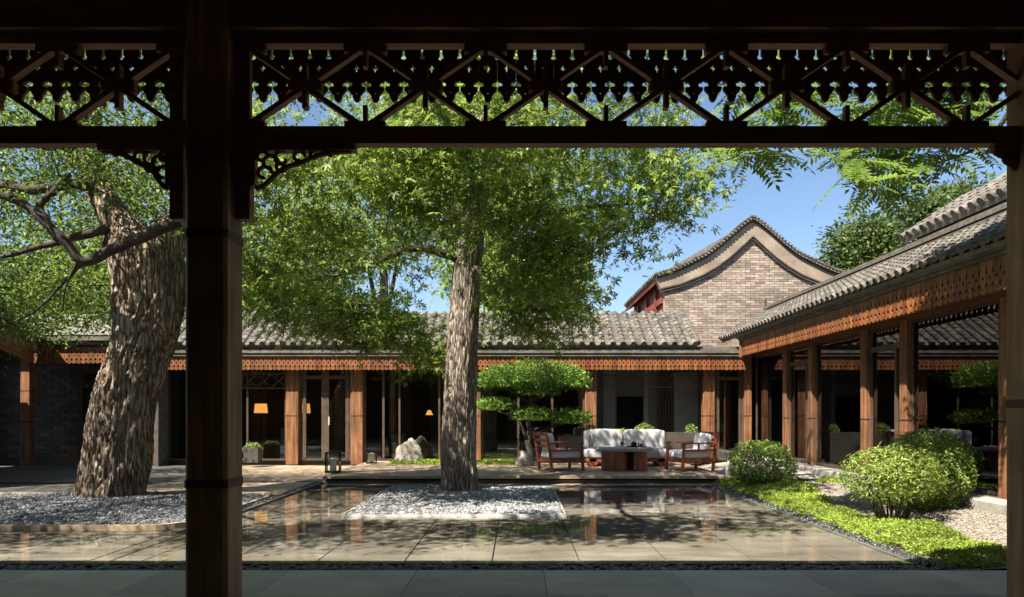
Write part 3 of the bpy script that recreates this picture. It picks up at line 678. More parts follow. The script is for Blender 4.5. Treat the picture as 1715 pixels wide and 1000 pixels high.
tC = tile_mesh('cover_tile', .085, .5, cap=True); tD = tile_mesh('cover_tile', .085, .5)
y = uend-.1
while y > 8.0:
    for i in range(4): link('cover_tile', tC if i == 0 else tD, hr, loc=(ux-.05+i*.47*math.cos(usl), y, uz+.02+i*.47*math.sin(usl)), rot=(usl, 0, -PI/2+random.uniform(-.02, .02)))
    y -= .30

# ------------------------------------------------------------------ brick gable hall
GY = 21.5
gb = thing('gable_hall', 'taller grey brick hall with a curved pointed gable and red timber eaves', 'building', (7, 24, 0))
def GP(x, y): p = P(x, y, GY); return (p.x, p.z)
outer = [GP(*q) for q in ((1098, 466), (1122, 459), (1148, 448), (1184, 430), (1205, 414), (1222, 399), (1242, 382), (1259, 370))]
inner = [GP(*q) for q in ((1106, 485), (1140, 477), (1177, 462), (1202, 447), (1222, 432), (1242, 414), (1260, 397))]
ax = GP(1259.5, 0)[0]
def mir(l): return [(2*ax-x, z) for x, z in l[::-1]]
outer_f = outer + mir(outer); inner_f = inner + mir(inner)
wx0 = GP(1113, 0)[0]; wx1 = 2*ax-wx0
def zin(x): return float(np.interp(x, [p[0] for p in inner_f], [p[1] for p in inner_f]))
poly = [(wx0, -.1), (wx1, -.1), (wx1, zin(wx1)+.12)] + [(x, z+.12) for x, z in inner_f[::-1] if wx0 < x < wx1] + [(wx0, zin(wx0)+.12)]
MB().prism(poly, GY+.012, GY+.2, 'y').build('gable_wall', 'mortar', gb)
ring = outer_f + [(x, z+.01) for x, z in inner_f[::-1]]
vs, fs = [], []
n1 = 60
def resample(l, n):
    l = [Vector((x, 0, z)) for x, z in l]; d = [0]
    for i in range(1, len(l)): d.append(d[-1]+(l[i]-l[i-1]).length)
    t = np.linspace(0, d[-1], n); return [(float(np.interp(q, d, [p.x for p in l])), float(np.interp(q, d, [p.z for p in l]))) for q in t]
ro, ri = resample(outer_f, n1), resample(inner_f, n1)
def band(name, A, B, y0, y1, mat):
    n = len(A); vs = [(x, y0, z) for x, z in A]+[(x, y0, z) for x, z in B]+[(x, y1, z) for x, z in A]+[(x, y1, z) for x, z in B]; fs = []
    for i in range(n-1):
        fs += [(i, n+i, n+i+1, i+1), (2*n+i, 2*n+i+1, 3*n+i+1, 3*n+i), (i, i+1, 2*n+i+1, 2*n+i), (n+i, 3*n+i, 3*n+i+1, n+i+1)]
    fs += [(0, 2*n, 3*n, n), (n-1, 2*n-1, 4*n-1, 3*n-1)]
    return MB().add(vs, fs).build(name, mat, gb)
band('bargeboard', ro, ri, GY-.06, GY+.2, 'barge')
def shift(l, d): return [(x, z+d) for x, z in l]
band('gable_moulding', shift(ri, .035), shift(ri, -.012), GY-.115, GY-.062, 'barge_dark')
band('gable_moulding', shift(ri, -.05), shift(ri, -.09), GY-.09, GY-.002, 'barge_dark')
band('gable_coping', shift(ro, .10), shift(ro, .03), GY-.16, GY+.4, 'barge')
band('gable_coping', shift(ro, .028), shift(ro, -.035), GY-.10, GY-.062, 'barge_dark')
for i in range(0, n1-1):
    x, z = ro[i]
    MB().box(x-.04, x+.04, GY-.20, GY+.3, z+.102, z+.15).build('coping_tile', 'tile', gb)
# bricks
bw, bh = .30, .074; bmesh_b = MB().cham(0, bw-.014, 0, .03, 0, bh-.012, .003).mesh('brick', 'brick')
bv = [Vector(v.co) for v in bmesh_b.vertices]; bf = [tuple(p.vertices) for p in bmesh_b.polygons]
rest = MB(); z = 3.35; row = 0; cand = []
while z < 7.0:
    x = wx0 - (bw/2 if row % 2 else 0)
    while x < wx1:
        a, b = max(x, wx0), min(x+bw, wx1)
        if b-a > .1 and z+bh < zin((a+b)/2)-.03: cand.append((a, b, z))
        x += bw
    z += bh; row += 1
vis = [c for c in cand if b-a > 0 and c[1]-c[0] > bw-.01 and 4.4 < c[2] < 6.6 and c[0] < 7.9]
random.shuffle(vis); vis = set(vis[:290])
for (a, b, z) in cand:
    if (a, b, z) in vis: link('brick', bmesh_b, gb, loc=(a+.007, GY+random.uniform(-.022, -.014), z))
    else:
        sx = (b-a-.014)/(bw-.014); dy = random.uniform(-.022, -.014); k = len(rest.v)
        rest.v += [(a+.007+v.x*sx, GY+dy+v.y, z+v.z) for v in bv]; rest.f += [tuple(i+k for i in f) for f in bf]
rest.build('bricks', 'brick_i', gb, kind='stuff')
# long side: red timbers and receding eave on the left
ec = outer[0]; GD = 27.4
MB().prism([(ec[0]-.02, ec[1]+.05), (ax, outer[-1][1]+.05), (ax, outer[-1][1]-.12), (ec[0]+.05, ec[1]-.09)], GY+.21, GD, 'y').build('roof_slope', 'pan', gb)
MB().prism([(2*ax-ec[0]+.02, ec[1]+.05), (ax, outer[-1][1]+.05), (ax, outer[-1][1]-.12), (2*ax-ec[0]-.05, ec[1]-.09)], GY+.21, GD, 'y').build('roof_slope', 'pan', gb)
MB().box(wx0+.01, wx0+.15, GY+.21, GD-.2, -.1, ec[1]+.02).build('side_wall', 'red_wood', gb)
for i in range(24): MB().bar((ec[0]+.0, GY+.3+i*.25, ec[1]-.12), (wx0+.02, GY+.3+i*.25, ec[1]+.05), .07, .07).build('rafter', 'red_wood', gb)
for i in range(26): link('eave_tile', tB, gb, loc=(ec[0]-.04, GY+.1+i*.23, ec[1]+.06), rot=(R(25), 0, -PI/2))
for i, yy in enumerate((22.6, 24.2, 25.8)): MB().box(wx0-.08, wx0+.008, yy, yy+.18, -.1, ec[1]-.2).build('side_column', 'red_wood', gb)
MB().box(wx0-.06, wx0+.005, GY+.25, GD-.2, ec[1]-.75, ec[1]-.55).build('side_beam', 'red_wood', gb)

# ------------------------------------------------------------------ foreground corridor frame
D0 = 3.9; LY = 4.0
vr = thing('corridor_frame', 'dark timber corridor frame with post, lattice frieze and carved hanging boards in the foreground', 'veranda', (-2, D0, 0))
def post(x0, x1, y0, y1, z1, bands):
    p = MB().cham(x0, x1, y0, y1, 0, z1, .02).build('post', 'wood_fg', vr)
    for b in bands: MB().cham(x0-.004, x1+.004, y0-.004, y1+.004, b, b+.062, .018).build('iron_band', 'band_fg', p)
px0, px1 = PX(308, D0), PX(379, D0)
post(px0, px1, D0, D0+.245, 4.0, (PZ(396, D0), PZ(818, D0)))
qx0 = PX(1682, D0+.245); post(qx0, qx0+.245, D0, D0+.245, 4.0, (PZ(683, D0),))
post(px0-4.2, px0-3.955, D0, D0+.245, 4.0, ())
zbm = PZ(45, D0+.03)
MB().cham(-8, px0-.003, D0+.03, D0+.21, zbm, zbm+.32, .01).build('beam', 'wood_fgx', vr)
MB().cham(px1+.003, qx0-.003, D0+.03, D0+.21, zbm, zbm+.32, .01).build('beam', 'wood_fgx', vr)
MB().cham(qx0+.248, 8, D0+.03, D0+.21, zbm, zbm+.32, .01).build('beam', 'wood_fgx', vr)
zr0, zr1 = PZ(240, LY), PZ(211, LY); zt0 = PZ(72, LY)
def lattice(xa, xb, x_bot):
    MB().box(xa, xb, LY, LY+.07, zr0, zr1).build('lower_rail', 'wood_fgx', vr)
    MB().box(xa, xb, LY+.005, LY+.075, zt0, zbm-.002).build('upper_rail', 'wood_fgx', vr)
    per = 203*LY/FP; zm = (zr1+zt0)/2; hw = .030
    k0 = int((xa-x_bot)/per)-1; k1 = int((xb-x_bot)/per)+1
    def clip(p, q):
        if p[0] > q[0]: p, q = q, p
        if q[0] < xa+.02 or p[0] > xb-.02: return None
        def at(x): t = (x-p[0])/(q[0]-p[0]); return (x, p[1]+t*(q[1]-p[1]))
        if p[0] < xa: p = at(xa+.002)
        if q[0] > xb: q = at(xb-.002)
        return p, q
    for k in range(k0, k1+1):
        xn = x_bot + k*per; xm = xn + per/2
        for (p, q, dy) in (((xn, zr1), (xm, zm), .0), ((xm, zm), (xn+per, zr1), .004), ((xn, zt0), (xm, zm), .004), ((xm, zm), (xn+per, zt0), .0)):
            c_ = clip(p, q)
            if c_ and abs(c_[1][0]-c_[0][0]) > .03: MB().bar((c_[0][0], LY+.035+dy, c_[0][1]), (c_[1][0], LY+.035+dy, c_[1][1]), .045, .028, (0, 0, 1)).build('lattice_bar', 'wood_fgx', vr)
        if xa+.03 < xn < xb-.03:
            MB().box(max(xn-.12, xa), min(xn+.12, xb), LY+.012, LY+.062, zr1+.001, zr1+.036).build('lattice_block', 'wood_fgx', vr)
            MB().box(xn-.012, xn+.012, LY+.014, LY+.058, zr1+.037, zr1+.13).build('lattice_stub', 'wood_fgx', vr)
            MB().box(max(xn-.125, xa), min(xn+.125, xb), LY+.012, LY+.062, zt0-.04, zt0-.001).build('lattice_block', 'wood_fgx', vr)
            MB().box(xn-.012, xn+.012, LY+.014, LY+.058, zt0-.13, zt0-.041).build('lattice_stub', 'wood_fgx', vr)
        if xa+.03 < xm < xb-.03:
            MB().cham(max(xm-.1, xa), min(xm+.1, xb), LY+.006, LY+.066, zm-.028, zm+.034, .01).build('lattice_block', 'wood_fgx', vr)
            MB().box(xm-.014, xm+.014, LY+.012, LY+.06, zm+.035, zm+.13).build('lattice_stub', 'wood_fgx', vr)
            MB().box(xm-.014, xm+.014, LY+.012, LY+.06, zm-.13, zm-.03).build('lattice_stub', 'wood_fgx', vr)
lattice(px1+.003, qx0-.003, PX(610, LY)); lattice(-7, px0-.003, PX(92, LY)); lattice(qx0+.248, 6.5, PX(1829, LY))
# hanging stiles beside the post and carved corner brackets
for (a, b) in ((PX(385, LY), PX(416, LY)), (PX(281, LY), PX(304, LY))):
    MB().box(a, b, LY+.02, LY+.09, PZ(365, LY), zr0-.002).build('hanging_stile', 'wood_fgx', vr)
    MB().box(a, b, LY+.02, LY+.06, zr1+.002, zt0).build('lattice_stile', 'wood_fgx', vr)
def scroll(c, r, t0, t1, turns=.0, n=14):
    return [(c[0]+(r*(1-turns*i/(n-1)))*math.cos(t0+(t1-t0)*i/(n-1)), LY+.045, c[1]+(r*(1-turns*i/(n-1)))*math.sin(t0+(t1-t0)*i/(n-1))) for i in range(n)]
def bracket(x, sgn, ln, hz):
    u = ln/1.0; mb = MB()
    mb.box(min(x, x+sgn*ln*1.05), max(x, x+sgn*ln*1.05), LY+.015, LY+.08, zr0-.032, zr0-.002)
    mb.box(min(x, x+sgn*.025), max(x, x+sgn*.025), LY+.02, LY+.075, zr0-hz, zr0-.033)
    out = []
    for i in range(15):
        t = i/14; out.append((x+sgn*ln*(.04+.96*t), LY+.045, zr0-.03-hz*.92*(1-t)**2.0*(1+.10*math.sin(t*16))))
    mb.tube(out, [.016]*15, 6)
    for (cx, cz, r, t0, t1) in ((.18, .30, .055, 0, 5.2), (.30, .19, .05, 1, 6.3), (.12, .55, .05, 0, 5), (.47, .14, .04, 0, 5.3), (.63, .10, .03, 1, 6), (.10, .15, .04, 0, 5), (.30, .40, .035, 2, 7), (.8, .07, .02, 0, 5)):
        mb.tube([(p[0], p[1], p[2]) for p in scroll((x+sgn*cx*ln, zr0-.03-cz*hz), r, t0, t1, .55)], [.012]*14, 5)
    return mb.build('carved_bracket', 'wood_fgx', vr)
bracket(PX(417, LY), 1, PX(585, LY)-PX(417, LY), .24); bracket(PX(280, LY), -1, PX(280, LY)-PX(165, LY), .24); bracket(qx0-.003, -1, .14, .12)
# hanging boards at the eave
BYF = 4.5; bp = .1235
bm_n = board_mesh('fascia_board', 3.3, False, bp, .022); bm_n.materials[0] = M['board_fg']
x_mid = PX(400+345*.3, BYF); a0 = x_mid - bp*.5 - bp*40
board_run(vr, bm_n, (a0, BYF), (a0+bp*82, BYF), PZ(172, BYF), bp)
zfb = PZ(172, BYF)+3.3*bp
MB().box(-8, 8, BYF-.05, BYF+.05, zfb+.002, zfb+.09).build('eave_purlin', 'wood_fgx', vr)
# corridor roof and ceiling; unseen rear wall behind the camera, added to block light
MB().prism([(4.58, zfb+.10), (2.0, zfb+1.45), (2.0, zfb+1.36), (4.55, zfb+.092)], -14.5, 9, 'x').build('roof_slope', 'pan', vr)
MB().prism([(-2.2, zfb-.2), (2.0, zfb+1.45), (2.0, zfb+1.30), (-2.2, zfb-.32)], -14.5, 9, 'x').build('roof_slope', 'pan', vr)
MB().box(-14.5, 9, -2.1, D0+.2, zbm+.33, zbm+.37).build('ceiling', 'wood_fgx', vr)
MB().box(-14.5, 9, -2.15, -2.0, 0, zbm+.33).build('rear_wall', 'dark_wall', vr)
MB().box(-14.6, -14.5, -2.1, 4.4, 0, zbm+.33).build('end_wall', 'dark_wall', vr)
MB().box(9.0, 9.1, -2.1, 4.4, 0, zbm+.33).build('end_wall', 'dark_wall', vr)

# ------------------------------------------------------------------ trees
def bark_tube(name, pts, rad, mat, parent, n=110, m=230, amp=.03, freq=11, zs=.28, seed=0, flare=.0, lobes=0, twist=0):
    pts = [Vector(p) for p in pts]; d = [0]
    for i in range(1, len(pts)): d.append(d[-1]+(pts[i]-pts[i-1]).length)
    t = np.linspace(0, d[-1], m)
    def smooth(vals):                                 # Catmull-Rom through the control values
        out = []
        for q in t:
            i = min(max(int(np.searchsorted(d, q))-1, 0), len(d)-2); u = (q-d[i])/(d[i+1]-d[i])
            p0, p1, p2, p3 = vals[max(i-1, 0)], vals[i], vals[i+1], vals[min(i+2, len(vals)-1)]
            out.append(.5*((2*p1)+(-p0+p2)*u+(2*p0-5*p1+4*p2-p3)*u*u+(-p0+3*p1-3*p2+p3)*u**3))
        return out
    X, Y, Z, RR = (smooth([p[k] for p in pts]) for k in range(3)), None, None, smooth(rad)
    X, Y, Z = [list(x) for x in X]
    V = np.zeros((m, n, 3))
    for i in range(m):
        r0 = RR[i]; h = t[i]
        for j in range(n):
            a = 2*PI*j/n + twist*h; ca, sa = math.cos(a), math.sin(a)
            r = r0*(1+flare*math.exp(-h/.25)*(.6+.4*math.sin(a*5+seed)))
            r *= 1 + lobes*noise.noise((ca*1.1+seed, sa*1.1, h*.75)) + lobes*.5*noise.noise((ca*2.6, sa*2.6+seed, h*1.7))
            q = Vector((ca*r0*freq, sa*r0*freq, h*freq*zs+seed))
            wv = noise.noise(q*.35)*1.2
            f1 = 1-abs(noise.noise(q+Vector((wv, wv, 0))))*2; f2 = 1-abs(noise.noise(q*2.3))*2
            r += amp*(f1*.75+f2*.35-.5)
            V[i, j] = (X[i]+r*ca, Y[i]+r*sa, Z[i])
    idx = np.arange(m*n).reshape(m, n); nx = np.roll(idx, -1, 1)
    F = np.stack([idx[:-1], nx[:-1], nx[1:], idx[1:]], -1).reshape(-1, 4)
    return link(name, fast_mesh(name, V.reshape(-1, 3), F, mat, True), parent)
def limb(parent, pts, r0, r1, mat='twig', n=9, name='limb'):
    pts = [Vector(p) for p in pts]; out = []
    for i in range(len(pts)-1):
        for k in range(5):
            u = k/5; p0, p1, p2, p3 = pts[max(i-1, 0)], pts[i], pts[i+1], pts[min(i+2, len(pts)-1)]
            q = .5*((2*p1)+(-p0+p2)*u+(2*p0-5*p1+4*p2-p3)*u*u+(-p0+3*p1-3*p2+p3)*u**3)
            out.append(q + Vector([noise.noise(q*4+Vector((9*s, 0, 0))) for s in range(3)])*r0*.35)
    out.append(pts[-1]); m = len(out)
    MB().tube(out, [r0+(r1-r0)*(i/(m-1))**.8 for i in range(m)], n).build(name, mat, parent, smooth=True)
    return out
def twigs(parent, nodes, targets, r=.012):
    nodes = [Vector(p) for p in nodes]; A = np.array([list(p) for p in nodes]); mb = MB()
    order = sorted(range(len(targets)), key=lambda i: np.min(np.linalg.norm(A-targets[i], axis=1)))
    for i in order:
        t = targets[i]; dd = np.linalg.norm(A-t, axis=1)+.25*np.abs(np.minimum(0, t[2]-A[:, 2])); j = int(np.argmin(dd)); a = Vector(A[j]); b = Vector(t)
        mid = (a+b)/2 + Vector((random.uniform(-.1, .1), random.uniform(-.1, .1), .12*(b-a).length))
        L = (b-a).length; rr = min(r*(.6+L*.5), r*2.2)
        mb.tube([a, mid, b], [rr, rr*.7, rr*.35], 4, False); A = np.vstack([A, [list(mid), list(b)]])
    mb.build('twigs', 'twig', parent, kind='stuff')
def crown(name, parent, cl, per, tmpl, size, mat, rad=(.42, .42, .13), bias=(0, 0, 1), spread=.55, out=None, droop=.25):
    n = len(cl)*per; c = np.repeat(np.asarray(cl), per, axis=0)
    tilt = np.repeat(RNG.normal(size=(len(cl), 2))*.35, per, axis=0)
    o = RNG.normal(size=(n, 3)).clip(-1.75, 1.75)*np.asarray(rad)
    o[:, 2] += o[:, 0]*tilt[:, 0] + o[:, 1]*tilt[:, 1] - droop*(o[:, 0]**2+o[:, 1]**2)
    s = size*RNG.uniform(.5, 1.4, n)
    f = o.copy(); f[:, 2] -= .15
    f /= np.linalg.norm(f, axis=1, keepdims=True)+1e-6
    me = scatter_mesh(name, tmpl[0], tmpl[1], c+o, rots(n, bias, spread, f, .5), s, mat)
    return link(name, me, parent, kind='stuff') if parent else me
def ell(c, r, n, hollow=.0):
    p = []
    while len(p) < n:
        q = RNG.uniform(-1, 1, 3); l = np.linalg.norm(q)
        if hollow < l < 1: p.append(np.asarray(c)+q*np.asarray(r))
    return p

def shades(p, x0, y0, za, zb, r):                     # does a clump at p stand between the sun and an upright at (x0, y0)?
    h2 = sdir.x**2+sdir.y**2; t = ((p[0]-x0)*sdir.x+(p[1]-y0)*sdir.y)/h2
    if t <= 0: return False
    return math.hypot(p[0]-sdir.x*t-x0, p[1]-sdir.y*t-y0) < r and za < p[2]-sdir.z*t < zb
# the straight trunk with maple-like leaves
mt = thing('maple_tree', 'straight trunked tree with star shaped leaves rising from the pale gravel island', 'tree', (-1.05, 12.4, 0))
TD = 12.4
def TP(x, y, dd=0): return P(x, y, TD+dd)
tp = [TP(770, 829), TP(769, 790), TP(769, 700), TP(773, 600), TP(778, 520), TP(784, 440), TP(792, 380, -.1), TP(800, 300, -.2), TP(812, 200, -.2), TP(806, 60, -.1)]
tp = [Vector((p.x, p.y, max(p.z, -.02))) for p in tp]
bark_tube('trunk', tp, [.345, .325, .30, .28, .262, .25, .225, .2, .17, .12], 'bark2', mt, amp=.026, freq=16, zs=.14, seed=3, flare=.12, lobes=.10)
nodes = []
L_ = [([tp[5], TP(700, 415, -.4), TP(600, 450, -.8), TP(520, 470, -1.0)], .10, .03), ([tp[6], TP(720, 330, .5), TP(620, 320, .8), TP(500, 330, .9)], .10, .03),
      ([tp[6], TP(860, 370, -.6), TP(960, 350, -1.2), TP(1080, 340, -1.6)], .09, .02), ([tp[7], TP(900, 260, .4), TP(1000, 230, .3), TP(1120, 215, -.3)], .09, .02),
      ([tp[7], TP(780, 250, -1.6), TP(740, 180, -3.2), TP(700, 110, -5.2), TP(760, 60, -6.4)], .10, .03), ([tp[8], TP(900, 120, -1.5), TP(980, 80, -3.), TP(1010, 60, -4.6)], .08, .02),
      ([tp[8], TP(680, 130, .6), TP(560, 90, .4), TP(440, 60, .0)], .09, .02), ([tp[9], TP(830, -60), TP(850, -180)], .10, .03), ([tp[5], TP(830, 470, -.8), TP(880, 500, -1.2)], .05, .015),
      ([tp[7], TP(660, 260, -2.2), TP(540, 230, -3.6)], .08, .02)]
for p, a, b in L_: nodes += limb(mt, p, a, b)
cl = ell((-1.3, 11.2, 6.4), (4.4, 3.4, 3.0), 250) + ell((-3.0, 11.2, 3.75), (1.75, 1.3, .95), 62) + ell((1.1, 10.6, 4.75), (1.75, 1.3, 1.15), 52) + ell((-2.2, 9.4, 4.4), (1.9, 1.2, .8), 40) \
    + ell((.3, 11.4, 3.75), (.85, .9, .6), 14) + ell((-1.9, 6.1, 5.2), (1.7, .8, .55), 24) + ell((.2, 6.3, 5.3), (1.3, .9, .5), 10) + ell((2.1, 9.6, 4.7), (.9, .6, .6), 16) + ell((-.6, 9.3, 5.0), (1.6, 1.0, .9), 34) + ell((-3.2, 12.8, 3.25), (1.7, .6, .6), 46) + ell((-2.0, 13.2, 2.9), (.9, .4, .35), 10) + ell((-2.3, 5.4, 5.5), (1.6, .5, .4), 22) + ell((-5.0, 5.5, 5.5), (1.5, .5, .4), 14) + ell((.5, 13.3, 3.45), (1.1, .7, .75), 40) + ell((-1.95, 13.0, 2.75), (.75, .4, .75), 22)
def keep(p):
    x = VX+p[0]*FP/p[1]; y = VY-(p[2]-CZ)*FP/p[1]
    lim = np.interp(x, [380, 640, 700, 760, 830, 960, 1005, 1040, 1120, 1190, 1215], [575, 590, 640, 630, 592, 578, 540, 455, 425, 335, 250])
    if x > 1205 or y > lim-14: return False
    for u in ((-1.05, 12.4, .2, 3.6, 1.0), (4.7, 13.0, .1, 1.0, 1.0), (2.6, 15.2, .1, .9, 1.6), (0, 14.6, -.2, .4, 1.2), (-2.6, 14.4, -.2, .4, .9), (1.4, 14.2, -.2, .3, .9)):
        if shades(p, *u) and random.random() < (.95 if u[3] == 3.6 else .8): return False
    return True
cl = [p for p in cl if keep(p)]
twigs(mt, nodes, np.array(cl))
crown('crown', mt, cl, 76, T_MAPLE, .106, 'leaf_maple', (.31, .31, .075), (-.25, -.4, .8), .75)

# the leaning old tree
lt = thing('old_leaning_tree', 'massive leaning old tree with furrowed bark growing from the grey gravel bed', 'tree', (-6.9, 11.3, 0))
TD = 11.3
lp = [TP(181, 846), TP(186, 815), TP(196, 740), TP(212, 660), TP(236, 590), TP(248, 530), TP(248, 470), TP(240, 420), TP(226, 388)]
lp[0].z = -.02
bark_tube('trunk', lp, [.505, .49, .475, .465, .455, .47, .525, .55, .43], 'bark', lt, n=190, m=260, amp=.062, freq=14, zs=.17, seed=8, flare=.09, lobes=.20, twist=.12)
bark_tube('main_limb', [TP(238, 440), TP(215, 390, -.05), TP(185, 350, -.1), TP(165, 310), TP(150, 250), TP(150, 150), TP(170, 20)], [.42, .34, .25, .21, .18, .15, .12], 'bark', lt, n=60, m=110, amp=.035, freq=10, seed=4, lobes=.2)
bark_tube('main_limb', [TP(262, 440, .1), TP(290, 380, .1), TP(330, 320, .3), TP(350, 220, .5), TP(370, 80, .6)], [.38, .27, .20, .17, .13], 'bark', lt, n=60, m=90, amp=.035, freq=10, seed=6, lobes=.2)
nodes = []
LL = [([TP(300, 368, -.75), TP(255, 388, -.85), TP(200, 412, -.95), TP(142, 437, -1.0), TP(110, 405, -1.1), TP(60, 355, -1.2), TP(0, 325, -1.3), TP(-60, 300, -1.4)], .10, .05),
      ([TP(180, 385, -.4), TP(120, 400, -.6), TP(60, 415, -.7), TP(0, 430, -.8)], .08, .03), ([TP(165, 330, -.2), TP(130, 308, -.4), TP(60, 318, -.6), TP(0, 310, -.6)], .10, .06),
      ([TP(100, 400, -1.1), TP(75, 365, -1.1), TP(68, 340, -1.1), TP(95, 315, -1.1), TP(115, 292, -1.1)], .07, .045), ([TP(150, 250), TP(60, 240, -.4), TP(-40, 210, -.6)], .11, .04),
      ([TP(160, 180), TP(240, 120, -.8), TP(300, 60, -1.5)], .09, .03), ([TP(350, 220, .5), TP(280, 150, 0), TP(220, 90, -.8)], .08, .03), ([TP(150, 150), TP(40, 60, -1), TP(-120, 0, -2)], .1, .04),
      ([TP(140, 437, -1.0), TP(110, 470, -.9), TP(60, 520, -.8), TP(20, 540, -.8)], .03, .012), ([TP(130, 437, -1), TP(110, 480, -1), TP(105, 520, -1)], .02, .008), ([TP(170, 60), TP(200, -100), TP(150, -200)], .12, .05),
      ([TP(-60, 210, -.6), TP(-220, 200, -1.2), TP(-400, 180, -2)], .09, .03), ([TP(150, 150), (-8.6, 8.5, 6.6), (-9.2, 6.6, 6.3), (-9.6, 4.9, 6.0)], .09, .03), ([(-8.6, 8.5, 6.6), (-7.2, 6.6, 6.2), (-5.6, 5.1, 5.9)], .06, .02)]
for p, a, b in LL: nodes += limb(lt, p, a, b)
cl = ell((-7.6, 10.6, 7.2), (4.2, 3.6, 2.6), 190) + ell((-10.0, 8.6, 6.6), (3.6, 3.2, 2.2), 150) + ell((-8.2, 11.6, 4.3), (1.4, 1.0, 1.1), 40) + ell((-5.6, 10.2, 5.2), (1.2, 1.4, 1.2), 44) + ell((-8.0, 10.2, 5.2), (1.6, .8, .7), 26) + ell((-6.4, 7.4, 6.0), (2.2, 1.4, .8), 30) + ell((-9.5, 6.2, 6.2), (3, 1.4, .9), 30) + ell((-9.6, 12.6, 3.6), (1.6, .8, .9), 44) + ell((-7.4, 13.2, 3.5), (1.0, .5, .5), 14) + ell((-10.4, 14.8, 3.75), (2.4, .7, .65), 56) + ell((-9.2, 5.9, 5.6), (2.0, .5, .4), 16) + ell((-9.6, 4.9, 5.8), (2.2, .6, .4), 44) + ell((-5.6, 5.0, 5.7), (1.9, .5, .35), 26)
def keep2(p):
    x = VX+p[0]*FP/p[1]; y = VY-(p[2]-CZ)*FP/p[1]
    if 120 < x < 330 and 300 < y < 600 and p[1] < 11.5: return False
    if shades(p, -6.6, 11.2, 1.2, 4.6, .95) and random.random() < .9: return False
    return y < 562
cl = [p for p in cl if keep2(p)]
twigs(lt, nodes, np.array(cl))
crown('crown', lt, cl, 120, T_OVATE, .085, 'leaf_left', (.36, .36, .10), (-.25, -.35, .8), .75)

# overhanging tree with compound leaves, rooted in the garden outside the frame
pt = thing('ash_tree', 'tree with feather-like compound leaves overhanging the corner near the right post', 'tree', (5.25, 5.75, 0))
bark_tube('trunk', [(5.25, 5.75, -.02), (5.3, 5.75, 1.5), (5.25, 5.8, 3.2), (5.2, 5.9, 5.0), (5.2, 6.2, 7.0)], [.2, .18, .16, .14, .1], 'bark2', pt, n=40, m=60, amp=.015, freq=16, zs=.2, seed=2, flare=.15)
nodes = []
for p, a, b in (([(5.25, 5.85, 4.2), P(1700, 170, 7.0), P(1600, 190, 7.6), P(1520, 200, 8.0), P(1460, 235, 8.2)], .05, .010), ([(5.2, 5.9, 5.0), P(1640, 60, 7.2), P(1500, 70, 7.6), P(1380, 110, 7.8), P(1300, 170, 7.8)], .05, .010),
                ([P(1700, 170, 7.0), P(1660, 230, 7.2), P(1610, 260, 7.5), P(1560, 275, 7.7)], .03, .008), ([(5.2, 6.1, 6.0), P(1560, -60, 7.5), P(1400, -80, 7.8), P(1280, -40, 8)], .06, .02)):
    nodes += limb(pt, p, a, b)
pin = [(1640, 150), (1600, 130), (1560, 150), (1520, 165), (1480, 190), (1440, 205), (1400, 215), (1560, 220), (1600, 230), (1640, 210), (1500, 230), (1450, 245), (1520, 245), (1600, 180), (1340, 185), (1300, 190), (1270, 205), (1370, 160), (1420, 130), (1480, 100), (1300, 130), (1340, 90), (1400, 60), (1240, 160), (1560, 80), (1620, 60), (1650, 110),
       (1240, 250), (1270, 260), (1210, 245), (1290, 245), (1400, 275), (1440, 285), (1480, 300), (1500, 270), (1530, 265), (1470, 320), (1430, 265), (1560, 245), (1620, 250), (1500, 150), (1540, 190), (1580, 250), (1450, 170), (1410, 245), (1470, 265), (1640, 160), (1660, 60), (1460, 50), (1520, 40)]
cl = [P(x+random.uniform(-12, 12), y+random.uniform(-12, 12), random.uniform(7.1, 8.4)) for x, y in pin] + [P(random.uniform(1230, 1720), random.uniform(40, 190), random.uniform(7.1, 8.6)) for _ in range(16)]
twigs(pt, nodes, np.array([list(p) for p in cl]), .006)
pos, fw = [], []
for c in cl:
    for k in range(8):
        a = random.uniform(0, 2*PI); pos.append(list(c+Vector((random.uniform(-.06, .06), random.uniform(-.06, .06), random.uniform(-.1, .08))))); fw.append((math.cos(a)*.8, math.sin(a)*.7, -.45-random.random()*.5))
n = len(pos)
link('crown', scatter_mesh('crown', T_PIN[0], T_PIN[1], np.array(pos), rots(n, (0, -.25, .8), .35, np.array(fw), .1), RNG.uniform(.36, .52, n), 'leaf_pin'), pt, kind='stuff')

# trees beyond the roofs
def back_tree(name, label, base, h, els, n, leaf, per=150, grp=None, size=.17, mat='leaf_back'):
    t = thing(name, label, 'tree', (base[0], base[1], 0))
    top = Vector((base[0], base[1], h*.7))
    MB().tube([(base[0], base[1], -.15), (base[0]+.1, base[1], h*.35), top], [.28, .2, .1], 10).build('trunk', 'bark2', t, smooth=True)
    cl = []
    for c, r in els: cl += ell(c, r, max(4, int(n*r[0]*r[2]/sum(q[1][0]*q[1][2] for q in els))), .2)
    mb = MB()
    for c, r in els: mb.tube([(base[0], base[1], h*.3), (Vector(c)+Vector((base[0], base[1], h*.4)))/2, c], [.12, .08, .03], 6)
    mb.build('limbs', 'twig', t, smooth=True)
    crown('crown', t, cl, per, leaf, size, mat, (.5, .5, .3), (0, -.2, 1), .8)
    return t
def E(x, y, d, rx, rz, ry=None): p = P(x, y, d); return ((p.x, p.y, p.z), (rx, ry or rx, rz))
back_tree('roadside_tree', 'dense green tree behind the roof ridge right of the brick gable', (PX(1450, 30), 30), 10, [E(1450, 415, 30, 1.3, 1.3), E(1425, 430, 30, .9, 1.0), E(1490, 400, 30, .9, .9), E(1455, 390, 30, .7, .7)], 70, T_OVATE, 170, size=.2)
